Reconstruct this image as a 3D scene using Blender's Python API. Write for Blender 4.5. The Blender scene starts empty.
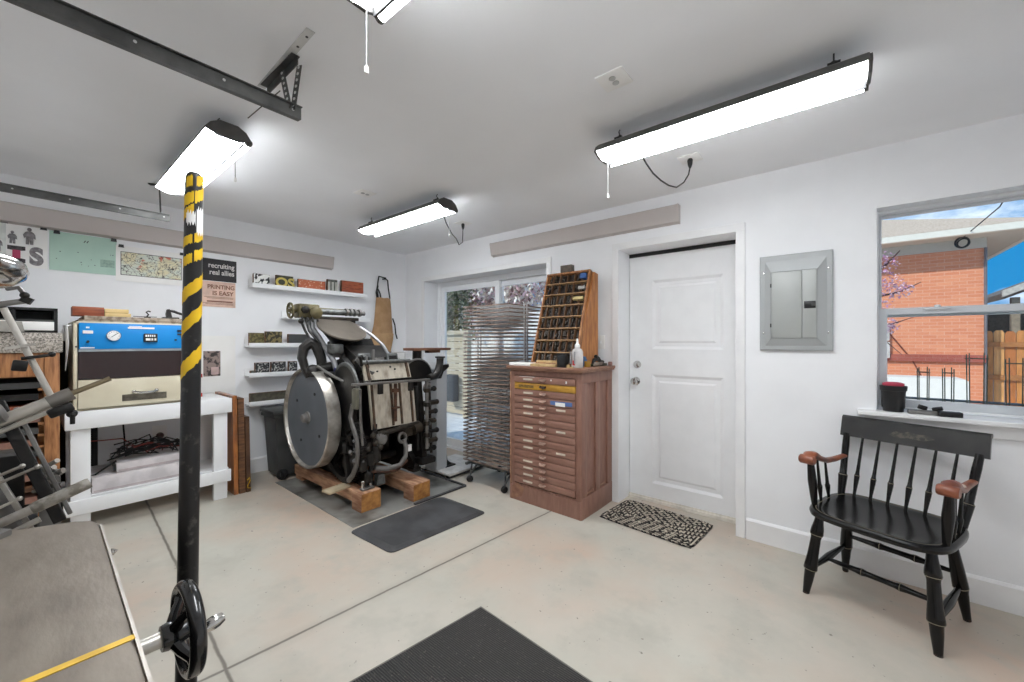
import bpy, bmesh, math, random
from mathutils import Vector, Matrix, Euler
random.seed(7)
SC = bpy.context.scene
COL = SC.collection
PI = math.pi

# ------------------------------------------------------------------ camera, sky, sun, exposure
def floor_z(x, y):                      # the slab falls gently towards the right-hand wall
    return 0.10 - 0.03 * x + 0.01 * y

cam_d = bpy.data.cameras.new('camera')
cam = bpy.data.objects.new('camera', cam_d)
COL.objects.link(cam)
cam_d.sensor_width = 36.0
cam_d.lens = 396.0 / 1024.0 * 36.0
cam_d.shift_y = 1.0 / 1024.0
cam_d.clip_start = 0.02
cam.location = (0, 0, 1.33)
cam.rotation_euler = (PI / 2, 0, math.radians(39.1 - 90))
SC.camera = cam

SC.view_settings.view_transform = 'Standard'
SC.view_settings.look = 'None'
SC.view_settings.gamma = 1.0
SC.view_settings.use_curve_mapping = False
SC.view_settings.exposure = 0.0
SC.cycles.max_bounces = 14
SC.cycles.diffuse_bounces = 10
SC.cycles.sample_clamp_indirect = 6.0

LAMP_STRENGTH = 31.0
TUBE_STRENGTH = 28.0
SKY_STRENGTH = 3.0
SUN_STRENGTH = 3.1

world = bpy.data.worlds.new('sky')
SC.world = world
world.use_nodes = True
def build_world():
    nt = world.node_tree; n = nt.nodes; l = nt.links
    bg = n['Background']
    tc = n.new('ShaderNodeTexCoord')
    mp = n.new('ShaderNodeMapping'); mp.inputs['Scale'].default_value = (1.6, 1.6, 4.0)
    no = n.new('ShaderNodeTexNoise'); no.inputs['Scale'].default_value = 2.2; no.inputs['Detail'].default_value = 9; no.inputs['Roughness'].default_value = .6
    cr = n.new('ShaderNodeValToRGB')
    cr.color_ramp.elements[0].position = .47; cr.color_ramp.elements[0].color = (.007, .107, .255, 1)
    cr.color_ramp.elements[1].position = .66; cr.color_ramp.elements[1].color = (.46, .48, .52, 1)
    l.new(tc.outputs['Generated'], mp.inputs[0]); l.new(mp.outputs[0], no.inputs['Vector'])
    l.new(no.outputs[0], cr.inputs[0]); l.new(cr.outputs[0], bg.inputs['Color'])
    bg.inputs['Strength'].default_value = SKY_STRENGTH
build_world()

sun_d = bpy.data.lights.new('sun', 'SUN')
sun_d.energy = SUN_STRENGTH; sun_d.angle = math.radians(.6); sun_d.color = (1.0, .94, .85)
sun = bpy.data.objects.new('sun', sun_d); COL.objects.link(sun)
sun.location = (-6, 3, 8)
sun.rotation_euler = Vector((.66, -.30, -.62)).to_track_quat('-Z', 'Y').to_euler()

# ------------------------------------------------------------------ helpers
def lin(c):
    c = c / 255.0
    return c / 12.92 if c <= .04045 else ((c + .055) / 1.055) ** 2.4
def rgb(r, g, b): return (lin(r), lin(g), lin(b), 1.0)

MATS = {}
def M(name, col, rough=.5, metal=0.0, col2=None, vs=12.0, vmix=(.4, .62), bump=0.0, bs=80.0, stretch=None, spec=.5, coat=0.0, emit=0.0):
    if name in MATS: return MATS[name]
    m = bpy.data.materials.new(name); m.use_nodes = True
    nt = m.node_tree; n = nt.nodes; l = nt.links
    p = n['Principled BSDF']
    p.inputs['Base Color'].default_value = rgb(*col)
    p.inputs['Roughness'].default_value = rough
    p.inputs['Metallic'].default_value = metal
    p.inputs['Specular IOR Level'].default_value = spec
    p.inputs['Coat Weight'].default_value = coat
    if emit:
        p.inputs['Emission Color'].default_value = rgb(*col); p.inputs['Emission Strength'].default_value = emit
    tc = n.new('ShaderNodeTexCoord'); mp = n.new('ShaderNodeMapping')
    l.new(tc.outputs['Object'], mp.inputs[0])
    if stretch: mp.inputs['Scale'].default_value = stretch
    if col2 is None:
        col2 = tuple(max(0, c * .90) for c in col)
    no = n.new('ShaderNodeTexNoise'); no.inputs['Scale'].default_value = vs; no.inputs['Detail'].default_value = 6
    l.new(mp.outputs[0], no.inputs['Vector'])
    cr = n.new('ShaderNodeValToRGB')
    cr.color_ramp.elements[0].position = vmix[0]; cr.color_ramp.elements[0].color = rgb(*col)
    cr.color_ramp.elements[1].position = vmix[1]; cr.color_ramp.elements[1].color = rgb(*col2)
    l.new(no.outputs[0], cr.inputs[0]); l.new(cr.outputs[0], p.inputs['Base Color'])
    if bump:
        nb = n.new('ShaderNodeTexNoise'); nb.inputs['Scale'].default_value = bs; nb.inputs['Detail'].default_value = 4
        l.new(mp.outputs[0], nb.inputs['Vector'])
        b = n.new('ShaderNodeBump'); b.inputs['Strength'].default_value = bump; b.inputs['Distance'].default_value = .01
        l.new(nb.outputs[0], b.inputs['Height']); l.new(b.outputs[0], p.inputs['Normal'])
    MATS[name] = m
    return m

def frame_of(d):
    d = Vector(d).normalized()
    a = Vector((0, 0, 1)) if abs(d.z) < .95 else Vector((1, 0, 0))
    u = d.cross(a).normalized(); v = d.cross(u).normalized()
    return u, v, d

class MB:
    """collects shapes (world coordinates, or local when the root is placed later) into ONE mesh"""
    def __init__(self): self.bm = bmesh.new(); self.mi = 0
    def faces(self, vs, fs):
        bv = [self.bm.verts.new(v) for v in vs]
        for f in fs:
            try:
                g = self.bm.faces.new([bv[i] for i in f]); g.material_index = self.mi
            except ValueError: pass
        return self
    def _merge(self, t):
        for f in t.faces: f.material_index = self.mi
        me = bpy.data.meshes.new('tmp'); t.to_mesh(me); t.free()
        self.bm.from_mesh(me); bpy.data.meshes.remove(me)
        return self
    def box(self, c, s, rot=(0, 0, 0), bev=0.0, seg=2):
        t = bmesh.new(); bmesh.ops.create_cube(t, size=1.0)
        bmesh.ops.scale(t, vec=Vector(s), verts=t.verts)
        if bev: bmesh.ops.bevel(t, geom=list(t.edges), offset=bev, segments=seg, affect='EDGES', profile=.5)
        R = rot if isinstance(rot, Matrix) else Euler(rot).to_matrix().to_4x4()
        bmesh.ops.transform(t, matrix=Matrix.Translation(Vector(c)) @ R.to_4x4(), verts=t.verts)
        return self._merge(t)
    def span(self, x0, x1, y0, y1, z0, z1, bev=0.0):
        return self.box(((x0 + x1) / 2, (y0 + y1) / 2, (z0 + z1) / 2), (abs(x1 - x0), abs(y1 - y0), abs(z1 - z0)), bev=bev)
    def bar(self, p0, p1, w, t, up=(0, 0, 1), bev=0.0):
        p0 = Vector(p0); p1 = Vector(p1); d = p1 - p0; L = d.length; d.normalize()
        v = Vector(up); v = (v - d * v.dot(d)); v = v.normalized() if v.length > 1e-4 else frame_of(d)[0]
        u = v.cross(d)
        R = Matrix((u, d, v)).transposed()
        return self.box((p0 + p1) / 2, (w, L, t), rot=R, bev=bev)
    def cyl(self, p0, p1, r0, r1=None, n=16): return self.tube([p0, p1], [r0, r0 if r1 is None else r1], n)
    def tube(self, pts, r, n=8, closed=False, flat=None):
        pts = [Vector(p) for p in pts]; k = len(pts)
        rs = r if isinstance(r, (list, tuple)) else [r] * k
        rings = []; u = None
        for i, p in enumerate(pts):
            if closed: d = pts[(i + 1) % k] - pts[i - 1]
            elif i == 0: d = pts[1] - p
            elif i == k - 1: d = p - pts[i - 1]
            else: d = (pts[i + 1] - p).normalized() + (p - pts[i - 1]).normalized()
            d = d.normalized() if d.length > 1e-9 else Vector((0, 0, 1))
            if u is None: u = frame_of(d)[0]
            u = u - d * u.dot(d); u = u.normalized() if u.length > 1e-6 else frame_of(d)[0]
            v = d.cross(u)
            rings.append([self.bm.verts.new(p + (u * math.cos(2 * PI * j / n) + v * math.sin(2 * PI * j / n) * (flat or 1)) * max(rs[i], 1e-5)) for j in range(n)])
        m = k if closed else k - 1
        for i in range(m):
            a = rings[i]; b = rings[(i + 1) % k]
            for j in range(n):
                f = self.bm.faces.new((a[j], a[(j + 1) % n], b[(j + 1) % n], b[j])); f.material_index = self.mi
        if not closed:
            for q in (list(reversed(rings[0])), rings[-1]):
                f = self.bm.faces.new(q); f.material_index = self.mi
        return self
    def lathe(self, prof, o=(0, 0, 0), d=(0, 0, 1), n=24, closed=False):
        u, v, d = frame_of(d); o = Vector(o); rings = []
        for r, h in prof:
            rings.append([self.bm.verts.new(o + d * h + (u * math.cos(2 * PI * j / n) + v * math.sin(2 * PI * j / n)) * max(r, 1e-5)) for j in range(n)])
        for a, b in zip(rings, rings[1:] + ([rings[0]] if closed else [])):
            for j in range(n):
                f = self.bm.faces.new((a[j], a[(j + 1) % n], b[(j + 1) % n], b[j])); f.material_index = self.mi
        for q in () if closed else (list(reversed(rings[0])), rings[-1]):
            f = self.bm.faces.new(q); f.material_index = self.mi
        return self
    def ring(self, c, d, R, r, n=40, m=10, flat=None):
        u, v, d = frame_of(d); c = Vector(c)
        return self.tube([c + (u * math.cos(2 * PI * i / n) + v * math.sin(2 * PI * i / n)) * R for i in range(n)], r, m, closed=True, flat=flat)
    def prism(self, poly, o, u, v, w):
        """2-D outline in the (u, v) frame at o, pushed along the vector w"""
        o = Vector(o); u = Vector(u); v = Vector(v); w = Vector(w)
        a = [o + u * x + v * y for x, y in poly]; n = len(a)
        vs = a + [p + w for p in a]
        fs = [list(range(n))[::-1], list(range(n, 2 * n))] + [(i, (i + 1) % n, n + (i + 1) % n, n + i) for i in range(n)]
        return self.faces(vs, fs)
    def sphere(self, c, r, s=(1, 1, 1), n=16):
        t = bmesh.new(); bmesh.ops.create_uvsphere(t, u_segments=n, v_segments=max(6, n // 2), radius=r)
        bmesh.ops.scale(t, vec=Vector(s), verts=t.verts); bmesh.ops.translate(t, vec=Vector(c), verts=t.verts)
        return self._merge(t)
    def build(self, name, mats, parent=None, loc=None, smooth=True, ang=35, kind=None, label=None):
        bmesh.ops.recalc_face_normals(self.bm, faces=self.bm.faces)
        off = Vector((0, 0, 0)); p = parent
        while p is not None: off += p.location; p = p.parent
        if loc is not None: off += Vector(loc)
        bmesh.ops.translate(self.bm, vec=-off, verts=self.bm.verts)
        me = bpy.data.meshes.new(name); self.bm.to_mesh(me); self.bm.free()
        for m in (mats if isinstance(mats, (list, tuple)) else [mats]): me.materials.append(m)
        if smooth:
            me.polygons.foreach_set('use_smooth', [True] * len(me.polygons)); me.set_sharp_from_angle(angle=math.radians(ang))
        o = bpy.data.objects.new(name, me); COL.objects.link(o)
        if parent is not None: o.parent = parent
        if loc is not None: o.location = loc
        if kind: o['kind'] = kind
        if label: o['label'] = label
        return o

def thing(name, label, cat, loc=(0, 0, 0), group=None):
    o = bpy.data.objects.new(name, None); COL.objects.link(o)
    o.location = loc; o.empty_display_size = .05
    return tag(o, label, cat, group)
def tag(o, label, cat, group=None):
    o['label'] = label; o['category'] = cat
    if group: o['group'] = group
    return o
def struct(o): o['kind'] = 'structure'; return o
def copy_tree(o, parent=None):
    c = o.copy(); COL.objects.link(c)
    if parent is not None: c.parent = parent
    for ch in list(o.children): copy_tree(ch, c)
    return c
def text(name, s, size, loc, rot, mat, parent, off=0.0, align='LEFT', sx=1.0, space=1.0):
    cu = bpy.data.curves.new('lettering', 'FONT'); cu.body = s; cu.size = size; cu.extrude = .0006; cu.offset = off
    cu.align_x = align; cu.space_character = space
    t = bpy.data.objects.new('lettering', cu); COL.objects.link(t)
    bpy.context.view_layer.update()
    me = bpy.data.meshes.new_from_object(t.evaluated_get(bpy.context.evaluated_depsgraph_get()))
    bpy.data.objects.remove(t); bpy.data.curves.remove(cu)
    me.materials.clear(); me.materials.append(mat); me.name = name
    base = Vector((0, 0, 0)); p = parent
    while p is not None: base += p.location; p = p.parent
    me.transform(Matrix.Translation(Vector(loc) - base) @ Euler(rot).to_matrix().to_4x4() @ Matrix.Diagonal((sx, 1, 1, 1)))
    o = bpy.data.objects.new(name, me); COL.objects.link(o)
    if parent is not None: o.parent = parent
    return o
BACK = (PI / 2, 0, 0)                   # lettering on the back wall, read from inside

# ------------------------------------------------------------------ materials
WALL = M('white_wall_paint', (244, 245, 247), .6, col2=(240, 241, 243), vs=3, bump=.03, bs=60)
CEIL = M('ceiling_paint', (246, 247, 249), .75, col2=(243, 244, 246), vs=2, bump=.03, bs=50)
TRIM = M('white_trim_gloss', (240, 240, 240), .35, col2=(235, 235, 236), vs=6)
VINYL = M('white_vinyl', (243, 245, 247), .35, col2=(240, 242, 244))
SASH = M('grey_vinyl', (214, 218, 222), .35, col2=(210, 214, 218))
BLACK = M('black_iron', (20, 19, 19), .42, .2, col2=(36, 33, 30), vs=9, bump=.12, bs=60)
IRON = M('dark_grey_iron', (52, 50, 48), .42, .4, col2=(34, 32, 30), vs=9, bump=.1, bs=70)
OILY = M('oily_brown_iron', (62, 55, 46), .4, .3, col2=(30, 27, 24), vs=14, bump=.15, bs=50)
STEEL = M('worn_steel', (196, 192, 184), .3, .6, col2=(146, 139, 130), vs=9, bump=.04)
CHROME = M('chrome', (215, 213, 210), .14, 1.0, col2=(190, 188, 184))
DULLST = M('dull_grey_steel', (134, 132, 129), .42, .5, col2=(106, 103, 100), vs=8)
GALV = M('galvanised_steel', (120, 122, 120), .5, .7, col2=(92, 94, 93), vs=25)
TRACK = M('dark_zinc_track', (92, 92, 90), .5, .55, col2=(70, 70, 69), vs=10)
BLKPL = M('black_plastic', (27, 27, 28), .45)
GREYPL = M('dark_grey_plastic', (72, 73, 72), .5, col2=(60, 61, 60), vs=6)
RUBBER = M('black_rubber', (54, 54, 55), .6, col2=(74, 74, 76), vs=5, bump=.1, bs=120)
WHITE = M('white_paint_wood', (241, 242, 243), .45, col2=(238, 239, 240), vs=8)
PAPER = M('white_paper', (246, 245, 243), .8, col2=(242, 241, 238), vs=5)
CREAM = M('cream_enamel', (222, 214, 190), .35, col2=(212, 203, 178), vs=5)
BLUE = M('blue_enamel', (8, 142, 220), .4, col2=(6, 138, 216), vs=4)
PINE = M('old_pine', (178, 124, 78), .55, col2=(132, 84, 48), vs=7, stretch=(9, 9, 1), bump=.1)
BEAM = M('skid_timber', (196, 154, 122), .7, col2=(150, 106, 80), vs=6, stretch=(5, 1, 5), bump=.2, bs=40)
BROWN = M('brown_stained_wood', (146, 108, 93), .45, col2=(134, 97, 83), vs=8, stretch=(4, 4, 1), bump=.06, bs=50)
BROWN2 = M('brown_drawer_wood', (149, 111, 96), .42, col2=(138, 100, 86), vs=8, stretch=(4, 1, 5), bump=.06)
OLDWOOD = M('dark_old_wood', (122, 82, 52), .6, col2=(80, 52, 32), vs=9, stretch=(1, 1, 6), bump=.12)
REDBR = M('red_brown_wood', (158, 84, 52), .55, col2=(124, 60, 38), vs=8, stretch=(1, 5, 5), bump=.08)
TANW = M('tan_wood', (205, 178, 130), .6, col2=(186, 154, 106), vs=8, stretch=(1, 5, 5))
PALEW = M('worn_pale_board', (198, 190, 174), .65, col2=(138, 124, 108), vs=7, stretch=(3, 3, 1), vmix=(.45, .75), bump=.1)
TYPE = M('type_metal', (52, 46, 40), .5, .4, col2=(92, 82, 70), vs=60, vmix=(.5, .7), bump=.3, bs=120)
YELLOW = M('yellow_paint', (238, 196, 24), .5, col2=(222, 176, 16), vs=14)
TAPEY = M('yellow_tape', (226, 184, 62), .5, col2=(205, 164, 52), vs=30)
POLEBL = M('black_pole_paint', (24, 23, 23), .38, .2, col2=(60, 57, 54), vs=22, vmix=(.56, .72))
FLYW = M('blue_grey_plate', (98, 103, 110), .36, .25, col2=(114, 119, 125), vs=3.5, vmix=(.38, .68))
INKD = M('ink_disc_plate', (122, 114, 104), .38, .6, col2=(108, 100, 91), vs=5)
OLIVE = M('olive_enamel', (112, 104, 72), .45, .3, col2=(84, 76, 52), vs=9)
BLKWOOD = M('black_lacquered_wood', (15, 14, 14), .20, coat=.0, spec=.35, col2=(22, 20, 19), vs=12, vmix=(.5, .75))
GOLDL = M('gold_stripe_paint', (150, 140, 116), .45)
ARMW = M('worn_brown_arm_wood', (148, 84, 56), .35, col2=(104, 54, 38), vs=12, coat=.2)
CANVAS = M('tan_canvas', (186, 150, 112), .85, col2=(172, 136, 98), vs=12, bump=.2, bs=200)
STRAP = M('black_strap', (26, 25, 26), .8)
PANEL = M('grey_panel_enamel', (170, 173, 173), .42, .1, col2=(168, 171, 171), vs=5)
HEATER = M('pinkish_grey_enamel', (196, 188, 184), .5, col2=(192, 184, 180), vs=3)
TOWER = M('light_grey_enamel', (188, 190, 192), .42, .1, col2=(184, 186, 188), vs=4)
GLASSM = None
def glass_mat():
    m = bpy.data.materials.new('window_glass'); m.use_nodes = True
    nt = m.node_tree; n = nt.nodes; l = nt.links; n.clear()
    o = n.new('ShaderNodeOutputMaterial'); mx = n.new('ShaderNodeMixShader'); t = n.new('ShaderNodeBsdfTransparent'); g = n.new('ShaderNodeBsdfGlossy')
    fr = n.new('ShaderNodeFresnel'); fr.inputs[0].default_value = 1.3
    t.inputs[0].default_value = (.95, .97, .96, 1); g.inputs['Roughness'].default_value = .01
    l.new(fr.outputs[0], mx.inputs[0]); l.new(t.outputs[0], mx.inputs[1]); l.new(g.outputs[0], mx.inputs[2]); l.new(mx.outputs[0], o.inputs[0])
    return m
GLASSM = glass_mat()
def lamp_mat(name, strength):
    m = bpy.data.materials.new(name); m.use_nodes = True
    p = m.node_tree.nodes['Principled BSDF']
    p.inputs['Base Color'].default_value = (.9, .9, .9, 1); p.inputs['Emission Color'].default_value = (.93, .965, 1.0, 1); p.inputs['Emission Strength'].default_value = strength
    return m
LIT = lamp_mat('lit_diffuser', LAMP_STRENGTH); LITT = lamp_mat('lit_tube', TUBE_STRENGTH)

def math_node(nt, op, a, b=None, c=None):
    n = nt.nodes.new('ShaderNodeMath'); n.operation = op
    for i, v in enumerate((a, b, c)):
        if v is None: continue
        if isinstance(v, (int, float)): n.inputs[i].default_value = v
        else: nt.links.new(v, n.inputs[i])
    return n.outputs[0]
def mix_col(nt, fac, a, b):
    n = nt.nodes.new('ShaderNodeMix'); n.data_type = 'RGBA'
    for i, v in ((0, fac), (6, a), (7, b)):
        if isinstance(v, (int, float)): n.inputs[i].default_value = v
        elif isinstance(v, tuple): n.inputs[i].default_value = v
        else: nt.links.new(v, n.inputs[i])
    return n.outputs[2]
def noise(nt, vec, scale, detail=5, rough=.55):
    n = nt.nodes.new('ShaderNodeTexNoise'); n.inputs['Scale'].default_value = scale; n.inputs['Detail'].default_value = detail; n.inputs['Roughness'].default_value = rough
    nt.links.new(vec, n.inputs['Vector']); return n.outputs[0]
def ramp(nt, fac, p0, p1):
    n = nt.nodes.new('ShaderNodeMapRange'); n.inputs[1].default_value = p0; n.inputs[2].default_value = p1
    nt.links.new(fac, n.inputs[0]); return n.outputs[0]

def concrete_mat():
    m = bpy.data.materials.new('concrete_slab'); m.use_nodes = True; nt = m.node_tree
    p = nt.nodes['Principled BSDF']
    tc = nt.nodes.new('ShaderNodeTexCoord').outputs['Object']
    sp = nt.nodes.new('ShaderNodeSeparateXYZ'); nt.links.new(tc, sp.inputs[0]); x, y = sp.outputs[0], sp.outputs[1]
    c = mix_col(nt, ramp(nt, noise(nt, tc, .7, 3), .38, .62), rgb(194, 192, 180), rgb(198, 188, 175))
    c = mix_col(nt, ramp(nt, noise(nt, tc, 2.6, 8, .65), .3, .8), c, rgb(180, 177, 165))
    c = mix_col(nt, ramp(nt, noise(nt, tc, 1.1, 5, .55), .44, .70), c, rgb(194, 172, 154))
    c = mix_col(nt, ramp(nt, noise(nt, tc, 5, 6, .6), .50, .75), c, rgb(176, 172, 160))
    c = mix_col(nt, ramp(nt, noise(nt, tc, 38, 3), .70, .74), c, rgb(128, 122, 112))
    wob = math_node(nt, 'MULTIPLY', math_node(nt, 'SUBTRACT', noise(nt, tc, 9, 4), .5), .012)
    d1 = math_node(nt, 'ABSOLUTE', math_node(nt, 'ADD', math_node(nt, 'SUBTRACT', x, math_node(nt, 'MULTIPLY_ADD', y, .0462, .3943)), wob))
    d2 = math_node(nt, 'ABSOLUTE', math_node(nt, 'ADD', math_node(nt, 'SUBTRACT', y, math_node(nt, 'MULTIPLY_ADD', x, -.0462, 1.791)), wob))
    d3 = math_node(nt, 'ABSOLUTE', math_node(nt, 'SUBTRACT', x, math_node(nt, 'MULTIPLY_ADD', y, .0462, 3.9)))
    d = math_node(nt, 'MINIMUM', math_node(nt, 'MINIMUM', d1, d2), d3)
    j = ramp(nt, d, .009, .003)
    halo = math_node(nt, 'MULTIPLY', ramp(nt, d, .05, .0), math_node(nt, 'MULTIPLY', noise(nt, tc, 14, 4), .5))
    c = mix_col(nt, halo, c, rgb(140, 132, 120))
    c = mix_col(nt, j, c, rgb(120, 114, 104))
    nt.links.new(c, p.inputs['Base Color'])
    nt.links.new(math_node(nt, 'MULTIPLY_ADD', noise(nt, tc, 1.8, 4), .3, .33), p.inputs['Roughness'])
    b = nt.nodes.new('ShaderNodeBump'); b.inputs['Strength'].default_value = .25; b.inputs['Distance'].default_value = .01
    nt.links.new(math_node(nt, 'SUBTRACT', math_node(nt, 'MULTIPLY', noise(nt, tc, 60, 4), .10), j), b.inputs['Height'])
    nt.links.new(b.outputs[0], p.inputs['Normal'])
    return m

def brick_mat(name, c1, c2, mortar, scale=1.0):
    m = bpy.data.materials.new(name); m.use_nodes = True; nt = m.node_tree; p = nt.nodes['Principled BSDF']
    tc = nt.nodes.new('ShaderNodeTexCoord').outputs['Object']
    sp = nt.nodes.new('ShaderNodeSeparateXYZ'); nt.links.new(tc, sp.inputs[0])
    cb = nt.nodes.new('ShaderNodeCombineXYZ')
    nt.links.new(math_node(nt, 'ADD', sp.outputs[0], sp.outputs[1]), cb.inputs[0]); nt.links.new(sp.outputs[2], cb.inputs[1])
    b = nt.nodes.new('ShaderNodeTexBrick')
    b.inputs['Scale'].default_value = scale; b.inputs['Brick Width'].default_value = .21; b.inputs['Row Height'].default_value = .068
    b.inputs['Mortar Size'].default_value = .006; b.inputs['Mortar Smooth'].default_value = .3
    b.inputs['Color1'].default_value = rgb(*c1); b.inputs['Color2'].default_value = rgb(*c2); b.inputs['Mortar'].default_value = rgb(*mortar)
    nt.links.new(cb.outputs[0], b.inputs['Vector'])
    nt.links.new(b.outputs[0], p.inputs['Base Color']); p.inputs['Roughness'].default_value = .85
    return m

def ribbed_mat():
    m = bpy.data.materials.new('ribbed_carpet'); m.use_nodes = True; nt = m.node_tree; p = nt.nodes['Principled BSDF']
    tc = nt.nodes.new('ShaderNodeTexCoord').outputs['Object']
    w = nt.nodes.new('ShaderNodeTexWave'); w.inputs['Scale'].default_value = 34; w.inputs['Distortion'].default_value = .6; w.inputs['Detail'].default_value = 2
    nt.links.new(tc, w.inputs['Vector'])
    c = mix_col(nt, w.outputs[1], rgb(38, 37, 37), rgb(70, 68, 66))
    c = mix_col(nt, ramp(nt, noise(nt, tc, 90, 3), .62, .75), c, rgb(96, 92, 86))
    nt.links.new(c, p.inputs['Base Color']); p.inputs['Roughness'].default_value = .95
    b = nt.nodes.new('ShaderNodeBump'); b.inputs['Strength'].default_value = .6; b.inputs['Distance'].default_value = .004
    nt.links.new(w.outputs[1], b.inputs['Height']); nt.links.new(b.outputs[0], p.inputs['Normal'])
    return m

def comic_mat():
    m = bpy.data.materials.new('ink_illustration'); m.use_nodes = True; nt = m.node_tree; p = nt.nodes['Principled BSDF']
    tc = nt.nodes.new('ShaderNodeTexCoord').outputs['Object']
    c = mix_col(nt, ramp(nt, noise(nt, tc, 7, 3), .45, .55), rgb(214, 220, 208), rgb(226, 218, 184))
    c = mix_col(nt, ramp(nt, noise(nt, tc, 12, 2), .60, .66), c, rgb(206, 116, 92))
    c = mix_col(nt, ramp(nt, noise(nt, tc, 10, 3), .32, .28), c, rgb(120, 150, 140))
    v = nt.nodes.new('ShaderNodeTexVoronoi'); v.feature = 'DISTANCE_TO_EDGE'; v.inputs['Scale'].default_value = 26
    nd = nt.nodes.new('ShaderNodeTexNoise'); nd.inputs['Scale'].default_value = 9; nd.inputs['Detail'].default_value = 4; nt.links.new(tc, nd.inputs['Vector'])
    va = nt.nodes.new('ShaderNodeVectorMath'); va.operation = 'MULTIPLY_ADD'; va.inputs[1].default_value = (.22, .22, .22); nt.links.new(nd.outputs[1], va.inputs[0]); nt.links.new(tc, va.inputs[2])
    nt.links.new(va.outputs[0], v.inputs['Vector'])
    c = mix_col(nt, ramp(nt, v.outputs[0], .06, .01), c, rgb(84, 80, 76))
    c = mix_col(nt, ramp(nt, noise(nt, tc, 22, 6, .7), .60, .64), c, rgb(70, 68, 64))
    nt.links.new(c, p.inputs['Base Color']); p.inputs['Roughness'].default_value = .7
    return m

def granite_mat():
    m = bpy.data.materials.new('speckled_granite'); m.use_nodes = True; nt = m.node_tree; p = nt.nodes['Principled BSDF']
    tc = nt.nodes.new('ShaderNodeTexCoord').outputs['Object']
    c = mix_col(nt, ramp(nt, noise(nt, tc, 130, 4), .36, .62), rgb(96, 90, 82), rgb(196, 187, 176))
    nt.links.new(c, p.inputs['Base Color']); p.inputs['Roughness'].default_value = .4
    return m
def speckle_mat(name, cols, scale, p0=.42, p1=.58):
    m = bpy.data.materials.new(name); m.use_nodes = True; nt = m.node_tree; p = nt.nodes['Principled BSDF']
    tc = nt.nodes.new('ShaderNodeTexCoord').outputs['Object']
    c = mix_col(nt, ramp(nt, noise(nt, tc, scale, 5), p0, p1), rgb(*cols[0]), rgb(*cols[1]))
    nt.links.new(c, p.inputs['Base Color']); p.inputs['Roughness'].default_value = .85
    return m

# ------------------------------------------------------------------ the setting
X0, X1, Y0, Y1, H = -.95, 3.06, -1.25, 4.24, 2.44
XO = X1 + .30
def floor_slab():
    xs = (X0 - .3, XO + .02); ys = (Y0 - .3, Y1 + .3)
    vs = [(x, y, floor_z(x, y)) for y in ys for x in xs] + [(x, y, -.35) for y in ys for x in xs]
    mb = MB(); mb.faces(vs, [(0, 1, 3, 2), (4, 6, 7, 5), (0, 4, 5, 1), (1, 5, 7, 3), (3, 7, 6, 2), (2, 6, 4, 0)])
    struct(mb.build('floor', concrete_mat(), smooth=False))
floor_slab()
mb = MB(); mb.span(X0 - .4, XO + .05, Y0 - .4, Y1 + .4, H, H + .10); struct(mb.build('ceiling', CEIL, smooth=False))
DY0, DY1, DZ = .518, 1.361, 2.078          # entry door opening
SY0, SY1, SZ = 2.068, 3.846, 2.062         # sliding door opening
WY0, WY1, WZ0, WZ1 = -1.20, -.190, .925, 2.092   # window opening
mb = MB()
zb = -.1
for a, b, c, d in ((Y0 - .3, WY0, zb, H), (WY0, WY1, zb, WZ0), (WY0, WY1, WZ1, H), (WY1, DY0, zb, H), (DY0, DY1, DZ, H), (DY1, SY0, zb, H), (SY0, SY1, SZ, H), (SY1, Y1 + .3, zb, H)):
    mb.span(X1, XO, a, b, c, d)
struct(mb.build('wall_right', WALL, smooth=False))
mb = MB(); mb.span(X0 - .3, X1, Y1, Y1 + .3, zb, H); struct(mb.build('wall_back', WALL, smooth=False))
mb = MB(); mb.span(X0 - .3, X0, Y0 - .3, Y1, zb, H); struct(mb.build('wall_left', WALL, smooth=False))
mb = MB(); mb.span(X0, X1, Y0 - .3, Y0, zb, H); struct(mb.build('wall_front', WALL, smooth=False))

def baseboard(name, p0, p1, n):
    (xa, ya), (xb, yb) = p0, p1; mb = MB(); t = .016
    nx, ny = n; vs = []
    for (x, y) in (p0, p1):
        z = floor_z(x, y)
        vs += [(x, y, z - .01), (x + nx * t, y + ny * t, z - .01), (x + nx * t, y + ny * t, z + .125), (x + nx * .006, y + ny * .006, z + .138), (x, y, z + .138)]
    mb.faces(vs, [(0, 1, 2, 3, 4), (9, 8, 7, 6, 5)] + [(i, (i + 1) % 5, 5 + (i + 1) % 5, 5 + i) for i in range(5)])
    struct(mb.build(name, TRIM, smooth=False))
baseboard('baseboard_right', (X1, Y0), (X1, DY0 - .062), (-1, 0))
baseboard('baseboard_corner', (X1, SY1 + .06), (X1, Y1), (-1, 0))
baseboard('baseboard_middle', (X1, DY1 + .06), (X1, SY0 - .06), (-1, 0))
baseboard('baseboard_back', (X0, Y1), (X1, Y1), (0, -1))

def casing(name, y0, y1, z1, w, z0=None):
    mb = MB(); t = .016
    for a, b in ((y0 - w, y0), (y1, y1 + w)):
        zz = floor_z(X1, a) - .005 if z0 is None else z0
        mb.span(X1 - t, X1, a, b, zz, z1, bev=.003)
    mb.span(X1 - t, X1, y0 - w, y1 + w, z1, z1 + w, bev=.003)
    struct(mb.build(name, TRIM, smooth=False))
casing('trim_1', DY0, DY1, DZ, .056)
casing('trim_2', SY0, SY1, SZ, .052)

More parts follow.
